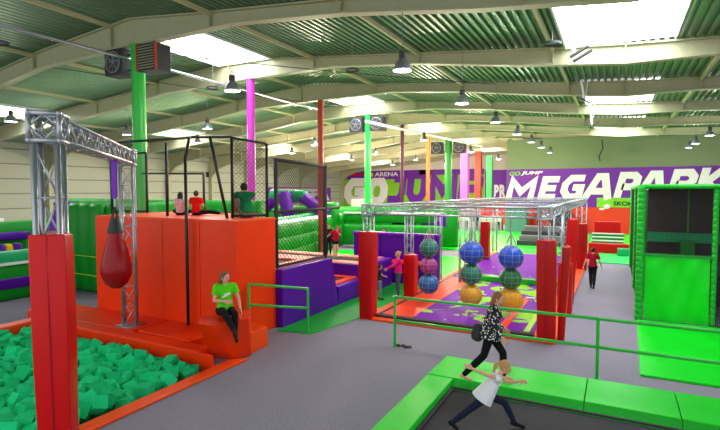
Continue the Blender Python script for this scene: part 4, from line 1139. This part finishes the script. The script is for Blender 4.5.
# running girl
person('blond girl in white tunic and navy leggings running across the dark trampoline', (-1.72,7.42,.262), (.93,.36), .79,
       cloth('tunic_white','#e4e6ea'), cloth('leggings_navy','#1c2036'), HBL,
       dict(pel=(0,.02,.68), ch=(0,.20,.97), nk=(0,.30,1.10), hd=(0,.39,1.22), sL=(-.16,.25,1.05), sR=(.16,.24,1.06),
            eR=(.24,-.02,1.16), wR=(.26,-.27,1.27), eL=(-.2,.46,.86), wL=(-.14,.68,.90),
            hL=(-.085,.02,.66), hR=(.085,.02,.66), kR=(.1,-.30,.40), aR=(.1,-.62,.13), tR=(.1,-.52,.03),
            kL=(-.09,.40,.50), aL=(-.09,.60,.10), tL=(-.1,.76,.03), look=(.25,1,-.3)), 'cap', False, cloth('shoe_dark','#14181c'), 'pony', .008, fine=True, tunic=.10)
# walker seen from behind
person('person in maroon T-shirt and black trousers walking away on the carpet path', (-.78,21.5,0), (-.05,1), .96,
       cloth('tshirt_maroon','#a80c28'), cloth('jeans_black','#15131c'), HDK,
       dict(kL=(-.07,.08,.5), aL=(-.05,.0,.08), tL=(-.05,.14,.03), kR=(.07,.0,.49), aR=(.05,-.16,.12), tR=(.05,-.03,.03), wL=(-.34,.05,.9), eL=(-.27,-.02,1.12), eR=(.27,-.02,1.12), wR=(.33,.05,.9)), 'short', False, BLK, 'bun', .014)
person('woman in bright pink top and grey jeans reaching out beside the short red pad', (-6.9,16.3,.02), (-.85,-.5), .99,
       cloth('top_pink','#e01878'), cloth('jeans_grey','#48586a'), HBL,
       dict(eL=(-.2,.2,1.2), wL=(-.15,.42,1.1), eR=(.2,.18,1.15), wR=(.15,.38,1.05), look=(.1,1,-.25)), 'long', False, WHT, 'bun', .013)
person('small child in dark top and grey trousers standing before the woman in pink', (-7.38,15.75,.02), (.8,.5), .74,
       cloth('top_dark','#2a2c34'), cloth('trousers_lightgrey','#7a8890'), HDK,
       dict(eL=(-.3,.05,1.15), wL=(-.45,.1,1.0), eR=(.28,.1,1.2), wR=(.42,.2,1.2)), 'short', False, BLK, 'short', .012)
person('girl in red top and black shorts bending forward on the purple podium', (-10.15,17.4,1.1), (.75,-.65), .86,
       cloth('top_red','#c01838'), cloth('shorts_black','#18161c'), mat('hair_light_brown','#a8683c',.6),
       dict(ch=(0,.14,1.22), nk=(0,.24,1.36), hd=(0,.32,1.46), sL=(-.17,.18,1.32), sR=(.17,.18,1.32), eR=(.34,.05,1.13), wR=(.48,-.05,.98), eL=(-.1,.36,1.14), wL=(.0,.42,1.3),
            kL=(-.06,.1,.5), aL=(-.05,-.08,.09), kR=(.08,.1,.5), aR=(.08,.06,.08), look=(0,1,-.5)), 'short', True, TEAL, 'pony', .012)
person('boy in black and grey tracksuit standing behind the girl in red top', (-10.95,18.2,1.1), (.5,-.8), .78,
       cloth('tracksuit','#202226'), cloth('tracksuit_trousers','#1b1c20'), HBR, dict(), 'long', False, BLK, 'short', .014)
person('person in dark red hoodie standing on the far green floor', tuple(gz(452,247,.03)), (-.3,-1), .98,
       cloth('hoodie','#5a1420'), cloth('trousers_dark','#1a1418'), HDK, dict(), 'long', False, BLK, 'short', .02)
# three on top of the block
sitb = dict(pel=(0,0,.12), ch=(0,-.02,.44), nk=(0,.0,.6), hd=(0,.03,.735), sL=(-.17,-.02,.555), sR=(.17,-.02,.555), eL=(-.23,.05,.32), wL=(-.16,.24,.2), eR=(.23,.05,.32), wR=(.16,.24,.2),
            hL=(-.085,0,.1), hR=(.085,0,.1), kL=(-.32,.28,.14), kR=(.32,.28,.14), aL=(.1,.38,.06), aR=(-.1,.34,.07), tL=(.22,.36,.04), tR=(-.22,.34,.04))
person('child in pale pink top with long dark hair sitting on the orange block', (-11.88,10.95,BZ), (-.5,.87), .84, cloth('top_palepink','#e0bcc0'), cloth('leg_black1','#17161a'), HDK, sitb, 'short', False, None, 'long', .013)
s2 = dict(sitb); s2.update(kR=(.42,.22,.12), aR=(.78,.22,.06), tR=(.92,.24,.05), kL=(.1,.42,.12), aL=(.5,.44,.06), tL=(.62,.46,.05))
person('child in red T-shirt sitting on the orange block, legs stretched to the right', (-11.38,11.1,BZ), (-.4,.9), .88, cloth('tshirt_red','#e01414'), cloth('leg_black2','#17161a'), HDK, s2, 'short', False, None, 'bun', .013)
s3 = dict(sitb); s3.update(ch=(0,.06,.43), nk=(0,.13,.57), hd=(0,.2,.69), sL=(-.18,.08,.54), sR=(.18,.08,.54), kL=(-.12,.4,.42), kR=(.12,.4,.42), aL=(-.1,.5,.08), aR=(.1,.5,.08), tL=(-.1,.66,.04), tR=(.1,.66,.04), eL=(-.22,.3,.48), eR=(.22,.3,.48), wL=(-.1,.52,.45), wR=(.1,.52,.45))
person('person in dark green T-shirt hunched with knees up at the corner of the orange block', (-9.2,10.85,BZ), (-.85,.5), 1.2, cloth('tshirt_darkgreen','#0f7a44'), cloth('trousers_greybeige','#8a7468'), HDK, s3, 'short', False, LIME, 'short', .013)
p = gY(384,231,21.5)
person('child with dark hair looking over the purple padded wall', (p.x,21.5,.02), (.3,-1), 1.22, cloth('jacket_dark','#3a2430'), cloth('trousers_b4','#1a1a22'), HDK, dict(), 'long', False, BLK, 'short', .02)
crowd = [(458,46,'#e8c8c8','pale pink jumper'),(466,47,'#e6e2dc','white shirt'),(476,46.5,'#242430','black jumper'),(498,47,'#d8d8d8','light grey jumper')]
for u, Y, h, nm in crowd:
    p = gY(u,230,Y)
    person('distant visitor in %s near the far counter' % nm, (p.x,Y,.03), (.2,-1), 1.0, cloth('crowd_'+h[1:],h), cloth('crowd_trousers','#2c2c34'), HDK, dict(), 'long', False, BLK, 'short', .03)

# ---------------------------------------------------------------- lights, world, camera
def alight(name, loc, rot, sx, sy, e, col=(1,1,1)):
    l = bpy.data.lights.new(name,'AREA'); l.shape = 'RECTANGLE'; l.size = sx; l.size_y = sy; l.energy = e; l.color = col
    o = bpy.data.objects.new(name,l); COL.objects.link(o); o.location = loc; o.rotation_euler = rot; return o
w = bpy.data.worlds.new('World'); SC.world = w; w.use_nodes = True
w.node_tree.nodes['Background'].inputs[0].default_value = (.93,.97,1,1); w.node_tree.nodes['Background'].inputs[1].default_value = 1.2
for X, ys, _ in rows:                      # the high bay lamps give warm light
    for i, y in enumerate(ys):
        l = bpy.data.lights.new('lamp_light','POINT'); l.energy = (260 if y < 28 else 240) if X > -8 else (300 if y < 28 else (3200 if X < -20 else 2200)); l.color = (1,.80,.62) if y > 28 and X < -8 else (1,.95,.86); l.shadow_soft_size = .22;
        o = bpy.data.objects.new('lamp_light', l); COL.objects.link(o); o.location = (X, y, 7.05)
cam = bpy.data.cameras.new('Camera'); cam.sensor_width = 36; cam.lens = F/720*36; cam.clip_end = 300
co = bpy.data.objects.new('Camera', cam); COL.objects.link(co); co.location = (0,0,HC); co.rotation_euler = (PI/2-PIT,0,YAW)
SC.camera = co
SC.view_settings.view_transform = 'Standard'; SC.view_settings.look = 'None'; SC.view_settings.gamma = 1; SC.view_settings.use_curve_mapping = False
SC.view_settings.exposure = 0.22
